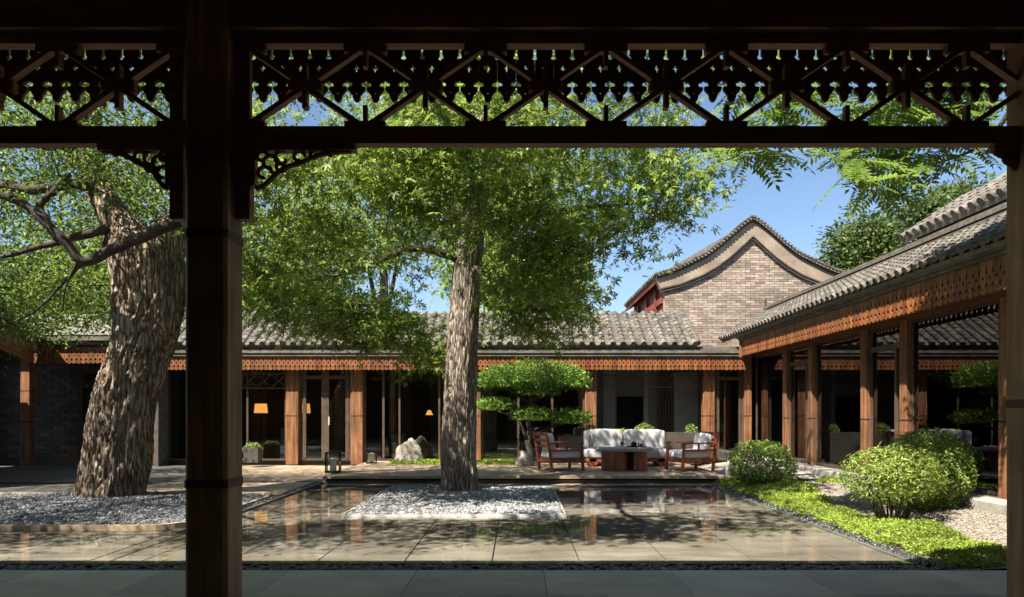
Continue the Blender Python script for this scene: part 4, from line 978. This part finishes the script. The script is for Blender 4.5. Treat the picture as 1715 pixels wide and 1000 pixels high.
back_tree('roadside_tree', 'paler green tree peeping above the upper hall roof', (PX(1580, 27), 27), 11, [E(1575, 360, 27, 1.2, .8), E(1550, 365, 27, .7, .6), E(1610, 345, 27, .8, .7)], 40, T_OVATE, 170, size=.2)
for x, y, d, r, lab in ((150, 500, 22.5, 2.4, 'low bushy tree close behind the left wing roof'), (420, 480, 23, 2.2, 'low bushy tree close behind the hall roof at the corridor post'), (60, 430, 24, 3.2, 'bushy tree beyond the left wing roof, beside the dark limb'), (260, 330, 27, 3.6, 'tall tree beyond the hall, behind the leaning trunk'), (480, 420, 25, 2.8, 'leafy tree behind the hall roof next to the corridor post'), (640, 300, 27, 3.6, 'tall tree behind the hall roof, left of the straight trunk'),
                    (860, 400, 25, 2.3, 'leafy tree behind the hall roof, right of the straight trunk'), (-60, 200, 25, 4, 'tall tree over the left wing at the courtyard corner'), (905, 500, 23, 1.6, 'light green tree close behind the hall roof, between straight trunk and gable'), (820, 220, 28, 3.0, 'tall tree far behind the straight trunk crown')):
    back_tree('garden_tree', lab, (PX(x, d), d), PZ(y, d)+r, [E(x, y, d, r, r*.9, 1.6), E(x-50, y+60, d, r*.7, r*.6, 1.5), E(x+50, y+70, d, r*.7, r*.6, 1.5)], 75, T_OVATE, 150, 'trees beyond the hall', .2, 'leaf_left' if x < 500 else 'leaf_maple')

# cloud-pruned tree on the terrace
bt = thing('cloud_pruned_tree', 'cloud pruned small tree with flat leaf pads beside the sofa', 'tree', (PX(888, 17.2), 17.2, TZ))
BD = 17.2
def BP(x, y, dd=0): return P(x, y, BD+dd)
MB().tube([BP(888, 782), BP(890, 760), BP(884, 742), BP(888, 722), BP(884, 705), BP(893, 685), BP(888, 660), BP(892, 640)], [.11, .095, .085, .075, .065, .06, .05, .03], 9).build('trunk', 'twig', bt, smooth=True)
for pth in ([BP(886, 742), BP(878, 725, -.1), BP(868, 702, -.15), BP(845, 692, -.1), BP(828, 686)], [BP(888, 735), BP(905, 725, .05), BP(930, 712, .1), BP(955, 706, .1)], [BP(892, 680), BP(860, 655), BP(840, 640)], [BP(892, 672), BP(930, 655), BP(955, 645)]):
    MB().tube(pth, [.05-.008*i for i in range(len(pth))], 7).build('limb', 'twig', bt, smooth=True)
for (x, y, rx, rz, n) in ((892, 630, 70, 27, 4200), (846, 637, 46, 25, 2600), (940, 636, 44, 27, 2600), (900, 655, 40, 14, 1200), (828, 679, 33, 13, 1500), (893, 696, 38, 15, 1900), (957, 701, 30, 16, 1500)):
    c = BP(x, y); k = BD/FP; q = RNG.normal(size=(n, 3)); q /= np.linalg.norm(q, axis=1, keepdims=True)
    q[:, 2] = np.where(q[:, 2] < -.35, -.35, q[:, 2]); bump = np.array([1+.34*noise.noise(Vector(v)*3.0+Vector((x, y, 0)))+.18*noise.noise(Vector(v)*8+Vector((x, y, 5))) for v in q])
    pos = np.array(c)+q*np.array([rx*k, min(rx*k*.7, .9), rz*k])*(bump*RNG.uniform(.72, 1.03, n))[:, None]
    me = scatter_mesh('leaf_pad', T_OVATE[0], T_OVATE[1], pos, rots(n, (0, 0, .5), .6, q, .6), RNG.uniform(.05, .09, n), 'leaf_pine')
    link('leaf_pad', me, bt, kind='stuff')

# ------------------------------------------------------------------ garden on the right
def gz(x, y):                                          # garden surface height
    t = min(max((x-4.0)/1.9, 0), 1); return .01 + .17*t*t*(3-2*t) + .03*noise.noise((x*.9, y*.9, 3))
nx_, ny_ = 40, 130; xs = np.linspace(PXR+.21, 6.0, nx_); ys = np.linspace(6.23, 17.9, ny_)
V = np.array([(x, y, gz(x, y)-.012) for y in ys for x in xs]); idx = np.arange(nx_*ny_).reshape(ny_, nx_)
F = np.stack([idx[:-1, :-1], idx[:-1, 1:], idx[1:, 1:], idx[1:, :-1]], -1).reshape(-1, 4)
link('garden_path', fast_mesh('garden_path', V, F, 'gravel_path', True), kind='structure')
structure('garden_soil', MB().box(PXR+.05, 5.9, 6.24, 13.63, -.15, -.03), 'earth')
def gw(y):                                             # width of the ground cover along the pool
    return .5 + float(np.interp(y, [6.3, 6.6, 7.2, 8.1, 8.8, 9.8, 11.0, 12.2, 13.0, 13.7], [.22, .3, .48, .5, .12, .2, .5, .85, .6, .0])) + .06*math.sin(y*5)
def incover(x, y): return PXR+.19+.03*math.sin(y*9) < x < PXR+.1+gw(y) and 6.27 < y < 13.75
n = 60000; p = np.column_stack([RNG.uniform(PXR+.15, 6.6, n), RNG.uniform(6.27, 13.75, n)])
p = p[np.array([incover(a, b) and noise.noise((a*6, b*6, 9))+.5*noise.noise((a*17, b*17, 2)) > -.42 for a, b in p])]; n = len(p)
z = np.array([gz(a, b)+.075+.07*noise.noise((a*2.2, b*2.2, 0))+.022*noise.noise((a*9, b*9, 5)) for a, b in p])
edge = np.array([min(1, (a-(PXR+.17))/.14, max(0, (PXR+.1+gw(b)-a))/.12, (b-6.25)/.08) for a, b in p]).clip(0, 1)
hh = z-.01; z = np.array([gz(a, b) for a, b in p]) + (z-np.array([gz(a, b) for a, b in p]))*edge**.6
k = 4; pos = np.repeat(np.column_stack([p, z]), k, axis=0)+RNG.normal(size=(n*k, 3))*(.012, .012, .012)
me = scatter_mesh('ground_cover', T_OVATE[0], T_OVATE[1], pos, rots(n*k, (0, 0, .8), .7, (0, 0, .6), 1), RNG.uniform(.02, .045, n*k), 'leaf_sedum')
link('ground_cover', me, kind='stuff', label='bright green ground cover along the pool beside the round bushes', category='ground cover')
# a moss patch by the stepping stones
n = 5000; a = RNG.uniform(0, 2*PI, n); r = np.sqrt(RNG.uniform(0, 1, n)); cx, cy_ = PX(1392, 12.6), 12.6
pos = np.column_stack([cx+.30*r*np.cos(a), cy_+.5*r*np.sin(a), .13+.10*(1-r*r)+RNG.uniform(-.02, .02, n)])
link('moss_patch', scatter_mesh('moss_patch', T_OVATE[0], T_OVATE[1], pos, rots(n, (0, 0, .8), .8), RNG.uniform(.025, .045, n), 'leaf_sedum'), kind='stuff', label='small bright moss mound by the stepping stones', category='moss')
pebbles('path_gravel', 'peb_beige', lambda a, b: not incover(a, b) and a < 5.92, (4.2, 5.92, 6.5, 14.5), 15000, .012, lambda a, b: gz(a, b)-.008, 'beige gravel path between ground cover and glazed wing', 'gravel')

def rock(name, label, cat, c, s, seed, mat='rock', peak=0):
    mb = MB(); n1, n2 = 20, 28
    for i in range(n1+1):
        th = PI*i/n1
        for j in range(n2):
            ph = 2*PI*j/n2; v = Vector((math.sin(th)*math.cos(ph), math.sin(th)*math.sin(ph), math.cos(th)))
            cell = noise.cell_vector(v*1.3+Vector((seed, 0, 0)))
            r = 1+.30*noise.noise(v*1.4+Vector((seed, 0, 0)))+.16*abs(noise.noise(v*3.3+Vector((0, seed, 0))))+.05*noise.noise(v*9)
            z = v.z*r
            if peak and z > 0: r2 = 1-peak*z; mb.v.append((c[0]+v.x*r*s[0]*r2, c[1]+v.y*r*s[1]*r2, c[2]+z*s[2]))
            else: mb.v.append((c[0]+v.x*r*s[0], c[1]+v.y*r*s[1], c[2]+z*s[2]))
    for i in range(n1):
        for j in range(n2): mb.f.append((i*n2+j, (i+1)*n2+j, (i+1)*n2+(j+1) % n2, i*n2+(j+1) % n2))
    return mb.build(name, mat, None, smooth=True, label=label, category=cat)
rock('boulder', 'pale peaked boulder standing in front of the glazed hall', 'rock', (PX(685, 17.5), 17.5, TZ+.12), (.40, .28, .46), 3, peak=.25)
rock('boulder', 'low rounded boulder at the foot of the cloud pruned tree', 'rock', (PX(879, 16.7), 16.7, TZ+.12), (.22, .2, .24), 9)
rock('standing_stone', 'small upright stone block between terrace and clipped round bush', 'rock', (PX(1225, 13.75), 13.8, .15), (.11, .12, .32), 5, 'plinth')
for k, (x, d, sx) in enumerate(((1345, 14.0, .38), (1362, 13.0, .30), (1330, 15.0, .34))):
    rock('stepping_stone', ('flat stepping stone beside the moss mound', 'small stepping stone touching the moss mound', 'flat stepping stone nearest the hall corner')[k], 'stone', (PX(x, d), d, gz(PX(x, d), d)+.02), (sx, .25, .05), 20+k, 'plinth')

def ball_bush(name, label, c, r, n, tmpl, size, mat, stems=0, base=None, openness=0):
    t = thing(name, label, 'bush', (c[0], c[1], base if base is not None else c[2]-r[2]))
    q = RNG.normal(size=(n, 3)); q /= np.linalg.norm(q, axis=1, keepdims=True)
    bump = np.array([1+.17*noise.noise(Vector(v)*2.2+Vector(c))+.12*noise.noise(Vector(v)*7+Vector(c)) for v in q])
    rad = (1-np.abs(RNG.normal(size=n))*.11)*bump
    if openness: rad = np.where(RNG.random(n) < openness, RNG.uniform(.3, 1.1, n), rad)
    pos = np.array(c)+q*np.array(r)*rad[:, None]
    kp = pos[:, 2] > t.location[2]+.02; pos = pos[kp]; q = q[kp]; n = len(pos)
    link('foliage', scatter_mesh('foliage', tmpl[0], tmpl[1], pos, rots(n, (0, 0, .25), .45, q+np.array((0, 0, .25)), .55) if False else leaf_frames(q), RNG.uniform(.7, 1.25, n)*size, mat), t, kind='stuff')
    for k in range(stems):
        a = 2*PI*k/stems+random.uniform(-.2, .2); b = Vector((c[0]+.10*math.cos(a)*r[0], c[1]+.10*math.sin(a), t.location[2]-.03)); e_ = Vector((c[0]+.72*r[0]*math.cos(a), c[1]+.6*r[1]*math.sin(a), c[2]+random.uniform(-.1, .3)*r[2]))
        MB().tube([b, b*.55+e_*.45+Vector((0, 0, -.03)), e_], [.016, .012, .005], 5).build('stem', 'twig', t, smooth=True)
    return t
def leaf_frames(q):
    n = len(q); nn = q*.9+RNG.normal(size=(n, 3))*.55+np.array((0, 0, .35)); nn /= np.linalg.norm(nn, axis=1, keepdims=True)
    t = q*.4+RNG.normal(size=(n, 3))*.7+np.array((0, 0, .3)); t -= nn*np.sum(nn*t, 1, keepdims=True); t /= np.linalg.norm(t, axis=1, keepdims=True)
    return np.stack([t, np.cross(nn, t), nn], axis=2)
d = 13.0; c = P(1275, 776, d); ball_bush('round_bush', 'clipped round bush beside the standing stone and terrace', tuple(c), (.60, .56, .45), 7000, T_OVATE, .052, 'leaf_box', 5, .06)
d = 9.15; c = P(1551, 788, d); ball_bush('round_bush', 'clipped round bush against the glazed wing kerb, behind the loose bush', tuple(c), (.57, .5, .54), 8200, T_OVATE, .05, 'leaf_box', 5, .12)
d = 8.3; c = P(1494, 795, d); ball_bush('loose_bush', 'loose leafy bush with bare fanning stems above the ground cover', tuple(c), (.60, .44, .345), 5200, T_LONG, .062, 'leaf_box2', 30, .04, .38)
# ground cover on the terrace bed
for lab, x0, x1, d, n in (('low green planting round the peaked boulder', 655, 745, 17.3, 2600), ('low green planting under the cloud pruned tree', 798, 872, 17.2, 2200)):
    px = RNG.uniform(PX(x0, d), PX(x1, d), n); py = RNG.normal(d, .16, n)
    pos = np.column_stack([px, py, TZ+.02+RNG.uniform(0, .07, n)*np.exp(-((py-d)/.25)**2)])
    link('low_planting', scatter_mesh('low_planting', T_OVATE[0], T_OVATE[1], pos, rots(n, (0, 0, .7), .8), RNG.uniform(.04, .08, n), 'leaf_sedum'), kind='stuff', label=lab, category='plants')

# ------------------------------------------------------------------ furniture
def cushion(name, mat, parent, x0, x1, y0, y1, z0, z1, r=.05, pf=.02, tilt=None):
    n = 10; mb = MB(); cx, cy_, cz = (x0+x1)/2, (y0+y1)/2, (z0+z1)/2; hx, hy, hz = (x1-x0)/2, (y1-y0)/2, (z1-z0)/2
    def sgnp(v, e_): return math.copysign(abs(v)**e_, v)
    n1, n2 = 14, 32; ex = .28
    for i in range(n1+1):
        th = -PI/2+PI*i/n1
        for j in range(n2):
            ph = 2*PI*j/n2
            x = hx*sgnp(math.cos(th), ex)*sgnp(math.cos(ph), ex); y = hy*sgnp(math.cos(th), ex)*sgnp(math.sin(ph), ex); z = hz*sgnp(math.sin(th), ex)
            z += math.copysign(pf, z)*max(0, (1-(x/hx)**2)*(1-(y/hy)**2)) if abs(z) > hz*.6 else 0
            z += .006*noise.noise((x*7+cx, y*7, z*7)); y += .006*noise.noise((x*6, y*6+4, z*6))
            v = Vector((x, y, z))
            if tilt: v = Matrix.Rotation(tilt[1], 3, tilt[0]) @ v
            mb.v.append((cx+v.x, cy_+v.y, cz+v.z))
    for i in range(n1):
        for j in range(n2): mb.f.append((i*n2+j, i*n2+(j+1) % n2, (i+1)*n2+(j+1) % n2, (i+1)*n2+j))
    return mb.build(name, mat, parent, smooth=True, local=True)
# sofa
sf = thing('sofa', 'off white two seat sofa on round timber rollers facing the pool', 'sofa', (PX(1047, 16.7), 16.7, TZ), 0)
MB().cham(-.98, .98, -.38, .42, .12, .20, .02).build('base_frame', 'redwood', sf, local=True)
for sx in (-.82, .82):
    for sy in (-.28, .28):
        MB().tube([(sx, sy-.10, .10), (sx, sy+.10, .10)], .10, 16).build('roller_foot', 'redwood', sf, local=True)
cushion('seat_cushion', 'fabric', sf, -1.02, -.003, -.42, .36, .20, .42); cushion('seat_cushion', 'fabric', sf, .003, 1.02, -.42, .36, .20, .42)
cushion('back_cushion', 'fabric', sf, -.97, -.012, .22, .46, .36, .87, tilt=('X', -.10)); cushion('back_cushion', 'fabric', sf, .012, .97, .22, .46, .36, .87, tilt=('X', -.10))
for sx in (-.93, .93): cushion('side_cushion', 'fabric', sf, sx-.06, sx+.06, .05, .40, .42, .84)
# armchairs
def armchair(label, x, d, rz):
    t = thing('armchair', label, 'armchair', (PX(x, d), d, TZ), R(rz), 'red timber armchairs by the coffee table')
    W, Dp = .36, .40
    for sy in (-1, 1):
        y = sy*W
        MB().bar((Dp, y, 0), (Dp-.04, y, .60), .055, .05, (0, 1, 0)).build('front_leg', 'redwood', t, local=True)
        MB().bar((-Dp+.05, y, 0), (-Dp-.0, y, .42), .055, .055, (0, 1, 0)).build('rear_leg', 'redwood', t, local=True)
        MB().bar((-Dp+.0, y, .42), (-Dp-.09, y, .86), .05, .05, (0, 1, 0)).build('back_stile', 'redwood', t, local=True)
        MB().bar((-Dp-.01, y, .615), (Dp+.0, y, .615), .07, .035).build('armrest', 'redwood', t, local=True)
        MB().bar((-Dp+.02, y, .46), (Dp-.05, y, .46), .035, .045).build('side_rail', 'redwood', t, local=True)
        MB().bar((.0, y, .482), (.0, y, .598), .04, .03, (0, 1, 0)).build('arm_spindle', 'redwood', t, local=True)
        MB().bar((-Dp+.03, y, .235), (Dp-.03, y, .235), .04, .085).build('seat_rail', 'redwood', t, local=True)
    MB().bar((Dp-.02, -W+.03, .235), (Dp-.02, W-.03, .235), .04, .085).build('seat_rail', 'redwood', t, local=True)
    MB().bar((-Dp+.03, -W+.03, .235), (-Dp+.03, W-.03, .235), .04, .085).build('seat_rail', 'redwood', t, local=True)
    MB().bar((-Dp-.085, -W+.026, .82), (-Dp-.085, W-.026, .82), .03, .075).build('back_rail', 'redwood', t, local=True)
    MB().bar((-Dp-.055, -W+.026, .68), (-Dp-.055, W-.026, .68), .025, .05).build('back_rail', 'redwood', t, local=True)
    MB().bar((-Dp-.03, -W+.026, .55), (-Dp-.03, W-.026, .55), .025, .05).build('back_rail', 'redwood', t, local=True)
    MB().box(-Dp+.05, Dp-.05, -W+.03, W-.03, .262, .276).build('seat_board', 'redwood', t, local=True)
    cushion('seat_cushion', 'fabric_g', t, -Dp+.03, Dp+.0, -W+.035, W-.035, .277, .455)
    cushion('back_cushion', 'fabric_g', t, -Dp+.03, -Dp+.17, -W+.08, W-.08, .42, .82, tilt=('Y', -.20))
    return t
armchair('red timber armchair with its slatted back towards the cloud pruned tree', 938, 15.35, 20)
armchair('red timber armchair on the side of the clipped round bush', 1156, 15.35, 196)
# coffee table
ct = thing('coffee_table', 'low oblong coffee table with stone top on two curved timber drums', 'table', (PX(1045, 15.3), 15.3, TZ), R(0))
def oblong(hx, hy, z0, z1, ins):
    def rg(i, z): 
        o_ = []
        for k in range(40):
            a = 2*PI*k/40; cx = hx-hy if math.cos(a) > 0 else -(hx-hy); o_.append((cx+(hy-i)*math.cos(a), (hy-i)*math.sin(a), z))
        return o_
    vs = rg(ins*1.6, z0)+rg(0, z0+(z1-z0)*.5)+rg(.005, z1-.01)+rg(.02, z1); fs = [tuple(range(39, -1, -1)), tuple(range(120, 160))]
    for r_ in range(3):
        for k in range(40): fs.append((r_*40+k, r_*40+(k+1) % 40, (r_+1)*40+(k+1) % 40, (r_+1)*40+k))
    return MB().add(vs, fs)
oblong(.66, .40, .43, .53, .04).build('table_top', 'stone_top', ct, local=True)
def drum(cx, cy_, r, a0, a1):
    mb = MB(); n = 24; vs = []; 
    for z in (0, .43):
        for rr in (r, r-.045):
            for k in range(n+1): a = a0+(a1-a0)*k/n; vs.append((cx+rr*math.cos(a), cy_+rr*math.sin(a), z))
    m = n+1; fs = []
    for k in range(n): fs += [(k, k+1, 2*m+k+1, 2*m+k), (m+k+1, m+k, 3*m+k, 3*m+k+1), (2*m+k, 2*m+k+1, 3*m+k+1, 3*m+k), (k+1, k, m+k, m+k+1)]
    fs += [(0, 2*m, 3*m, m), (n, m+n, 3*m+n, 2*m+n)]
    return mb.add(vs, fs)
drum(-.22, -.02, .29, R(75), R(345)).build('drum_leg', 'table_drum', ct, local=True, smooth=False)
drum(.25, .05, .28, R(-105), R(165)).build('drum_leg', 'table_drum', ct, local=True, smooth=False)
TT = TZ+.53; tx, ty = PX(1066, 15.2), 15.2
MB().lathe([(.20, 0), (.215, .004), (.215, .016), (.205, .018), (.20, .010)], (tx, ty, TT+.001), 28).build('tray', 'dark_metal', None, smooth=False, label='round dark tray holding the tea set on the coffee table', category='tray')
tp_ = thing('teapot', 'small glass teapot with dark tea on the round tray', 'teapot', (tx-.06, ty, TT+.012))
MB().lathe([(.035, 0), (.06, .02), (.066, .05), (.05, .085), (.03, .098), (.012, .102), (.014, .118), (.004, .122)], (0, 0, .0), 18).build('pot_body', 'dark_metal', tp_, local=True, smooth=True)
MB().tube([(.055, 0, .04), (.09, 0, .06), (.105, 0, .09)], [.014, .010, .007], 8).build('spout', 'dark_metal', tp_, local=True, smooth=True)
MB().tube([(-.03, 0, .10), (-.04, 0, .16), (0, 0, .185), (.04, 0, .16), (.03, 0, .10)], .005, 6).build('pot_handle', 'steel', tp_, local=True, smooth=True)
for k, (dx, dy, lab) in enumerate(((.06, -.04, 'small glass cup on the tray next to the teapot spout'), (.13, .03, 'small glass cup at the rim of the tray'), (-.33, .02, 'tall drinking glass standing by itself on the coffee table'))):
    h = (.06, .06, .11)[k]
    MB().lathe([(.022, 0), (.028, .004), (.032, h), (.030, h), (.026, .008)], (tx+dx, ty+dy, TT+(.012 if k < 2 else .001)), 14).build('glass_cup', 'glass_small', None, smooth=True, label=lab, category='glass')
# lanterns
def lantern(label, x, d, s=1.0):
    z = TZ; t = thing('lantern', label, 'lantern', (PX(x, d), d, z), R(8), 'black framed candle lanterns')
    a, h = .155*s, .44*s; q = .012
    MB().cham(-a, a, -a, a, 0, .025, .006).build('base_plate', 'dark_metal', t, local=True)
    MB().box(-a, a, -a, -a+.03, h-.022, h).box(-a, a, a-.03, a, h-.022, h).box(-a, -a+.03, -a+.031, a-.031, h-.022, h).box(a-.03, a, -a+.031, a-.031, h-.022, h).build('top_frame', 'dark_metal', t, local=True)
    for sx in (-1, 1):
        for sy in (-1, 1): MB().box(sx*(a-q)-q, sx*(a-q)+q, sy*(a-q)-q, sy*(a-q)+q, .0255, h-.0225).build('corner_bar', 'dark_metal', t, local=True)
    for i, (ux_, uy_) in enumerate(((0, -1), (0, 1), (-1, 0), (1, 0))):
        if ux_ == 0: MB().box(-a+.025, a-.025, uy_*(a-.012)-.002, uy_*(a-.012)+.002, .026, h-.023).build('glass_pane', 'glass_small', t, local=True)
        else: MB().box(ux_*(a-.012)-.002, ux_*(a-.012)+.002, -a+.025, a-.025, .026, h-.023).build('glass_pane', 'glass_small', t, local=True)
    MB().lathe([(.065, 0), (.07, .004), (.07, .27*s), (.05, .275*s)], (0, 0, .026), 16).build('candle', 'candle', t, local=True, smooth=False)
    MB().tube([(-.06, 0, h), (-.05, 0, h+.05), (.05, 0, h+.05), (.06, 0, h)], .006, 6).build('carry_handle', 'dark_metal', t, local=True)
lantern('black framed candle lantern standing at the terrace corner by the pool', 558, 14.75)
lantern('smaller black candle lantern beside the hall column', 622, 17.4, .85)
# planters behind the sofa and low screens
def planter(label, x0, x1, d, h, mat, green, depth=.3):
    xa, xb = PX(x0, d), PX(x1, d); t = thing('planter_box', label, 'planter', ((xa+xb)/2, d, TZ))
    MB().box(xa, xb, d, d+.02, TZ, TZ+h).box(xa, xb, d+depth-.02, d+depth, TZ, TZ+h).box(xa, xa+.02, d+.021, d+depth-.021, TZ, TZ+h).box(xb-.02, xb, d+.021, d+depth-.021, TZ, TZ+h).box(xa+.021, xb-.021, d+.021, d+depth-.021, TZ, TZ+h-.05).build('box', mat, t)
    for (cx, rx, rz, n) in green:
        q = RNG.normal(size=(n, 3)); q /= np.linalg.norm(q, axis=1, keepdims=True); q[:, 2] = np.abs(q[:, 2])
        pos = np.array((PX(cx, d), d+depth/2, TZ+h-.04))+q*np.array((rx, depth*.45, rz))*RNG.uniform(.7, 1.1, n)[:, None]
        link('plant', scatter_mesh('plant', T_OVATE[0], T_OVATE[1], pos, leaf_frames(q), RNG.uniform(.035, .07, n), 'leaf_box'), t, kind='stuff')
planter('long dark planter box behind the sofa with low clipped plants', 1003, 1170, 17.7, .78, 'dark_wall', ((1018, .2, .08, 500), (1040, .25, .12, 700), (1081, .24, .26, 1500), (1160, .15, .25, 400)))
planter('grey planter box behind the slatted armchair', 936, 978, 17.75, .68, 'grey_wall', ((957, .25, .06, 400),))
planter('dark planter box with clipped plants beside the corridor post', 408, 432, 17.6, .40, 'dark_wall', ((420, .2, .14, 700),))
# things inside the hall
MB().cham(PX(655, 19.3), PX(676, 19.3), 19.3, 19.7, TZ-.02, TZ+.68, .01).build('white_cabinet', 'white', None, label='white low cabinet inside the hall, left of the peaked boulder', category='cabinet')
MB().cham(PX(470, 19.3), PX(483, 19.3), 19.3, 19.6, TZ-.02, TZ+.85, .01).build('white_cabinet', 'white', None, label='narrow white cabinet inside the hall behind the column by the door', category='cabinet')
def floor_lamp(label, x, y, d, wd, hh, z0, mat='lamp', cone=.85, grp='lit lamps inside the rooms'):
    c = P(x, y, d); t = thing('floor_lamp', label, 'lamp', (c.x, d, z0), group=grp)
    MB().lathe([(.14, 0), (.14, .02), (.03, .03)], (c.x, d, z0), 16).build('lamp_base', 'dark_metal', t)
    MB().tube([(c.x, d, z0+.03), (c.x, d, c.z-hh/2)], .012, 8).build('pole', 'dark_metal', t)
    MB().lathe([(wd/2, -hh/2), (wd/2*cone, hh/2)], (c.x, d, c.z), 20).build('lamp_shade', mat, t, smooth=False)
floor_lamp('floor lamp with a lit orange drum shade between the corridor post and the hall column', 437, 684, 19.7, .38, .27, TZ-.02)
floor_lamp('lit orange floor lamp behind the left leaf of the glass door', 510, 684, 19.9, .34, .28, TZ-.02)
floor_lamp('lamp with a small lit cone shade behind the straight trunk', 719, 691, 19.8, .22, .14, TZ-.02, cone=.35)
floor_lamp('dim lamp with drum shade deep inside the glazed wing', 1394, 688, 16.4, .33, .21, PLZ-.01, 'lamp_dim', 1)
floor_lamp('dim lamp with taller drum shade against a column inside the glazed wing', 1434, 676, 15.6, .30, .22, PLZ-.01, 'lamp_dim', 1)
MB().box(PX(700, 19.9), PX(775, 19.9), 19.7, 20.3, TZ+.66, TZ+.72).box(PX(703, 19.9), PX(707, 19.9), 19.75, 19.8, TZ-.02, TZ+.66).box(PX(768, 19.9), PX(772, 19.9), 19.75, 19.8, TZ-.02, TZ+.66).box(PX(703, 19.9), PX(707, 19.9), 20.2, 20.25, TZ-.02, TZ+.66).box(PX(768, 19.9), PX(772, 19.9), 20.2, 20.25, TZ-.02, TZ+.66).build('side_table', 'mullion', None, label='dark long table inside the hall under the cone shaded lamp', category='table')

# a few fallen leaves on the paving, gravel and water
n = 170; fx = RNG.uniform(-7, 3.6, n); fy = RNG.uniform(6.7, 17.2, n)
def fz(x, y):
    if y > 13.92 and x > -3.9: return TZ+.006
    if y > 13.5: return .036 if x < -4.2 else None
    if IX0 < x < IX1 and IY0 < y < IY1: return mound(x, y)+.03
    if x > PXL and y < 13.5: return .004
    if y < 8.25: return .004
    if inbed(x, y, .1): return mound2(x, y)+.03
    return .036 if y > 12 and x < -4.3 else None
pos = [(x, y, fz(x, y)) for x, y in zip(fx, fy) if fz(x, y) is not None and math.hypot(x+1.05, y-12.4) > .5 and math.hypot(x+6.85, y-11.3) > .8]
M['leaf_fallen'] = LEAF('fallen_leaf', (.22, .16, .03), (.30, .12, .03), .1, .7)
link('fallen_leaves', scatter_mesh('fallen_leaves', T_MAPLE[0], [f for f in T_MAPLE[1]], np.array(pos), rots(len(pos), (0, 0, 1), .12), RNG.uniform(.03, .055, len(pos)), 'leaf_fallen'), kind='stuff', label='few dry fallen leaves scattered over pool, gravel and paving', category='leaves')
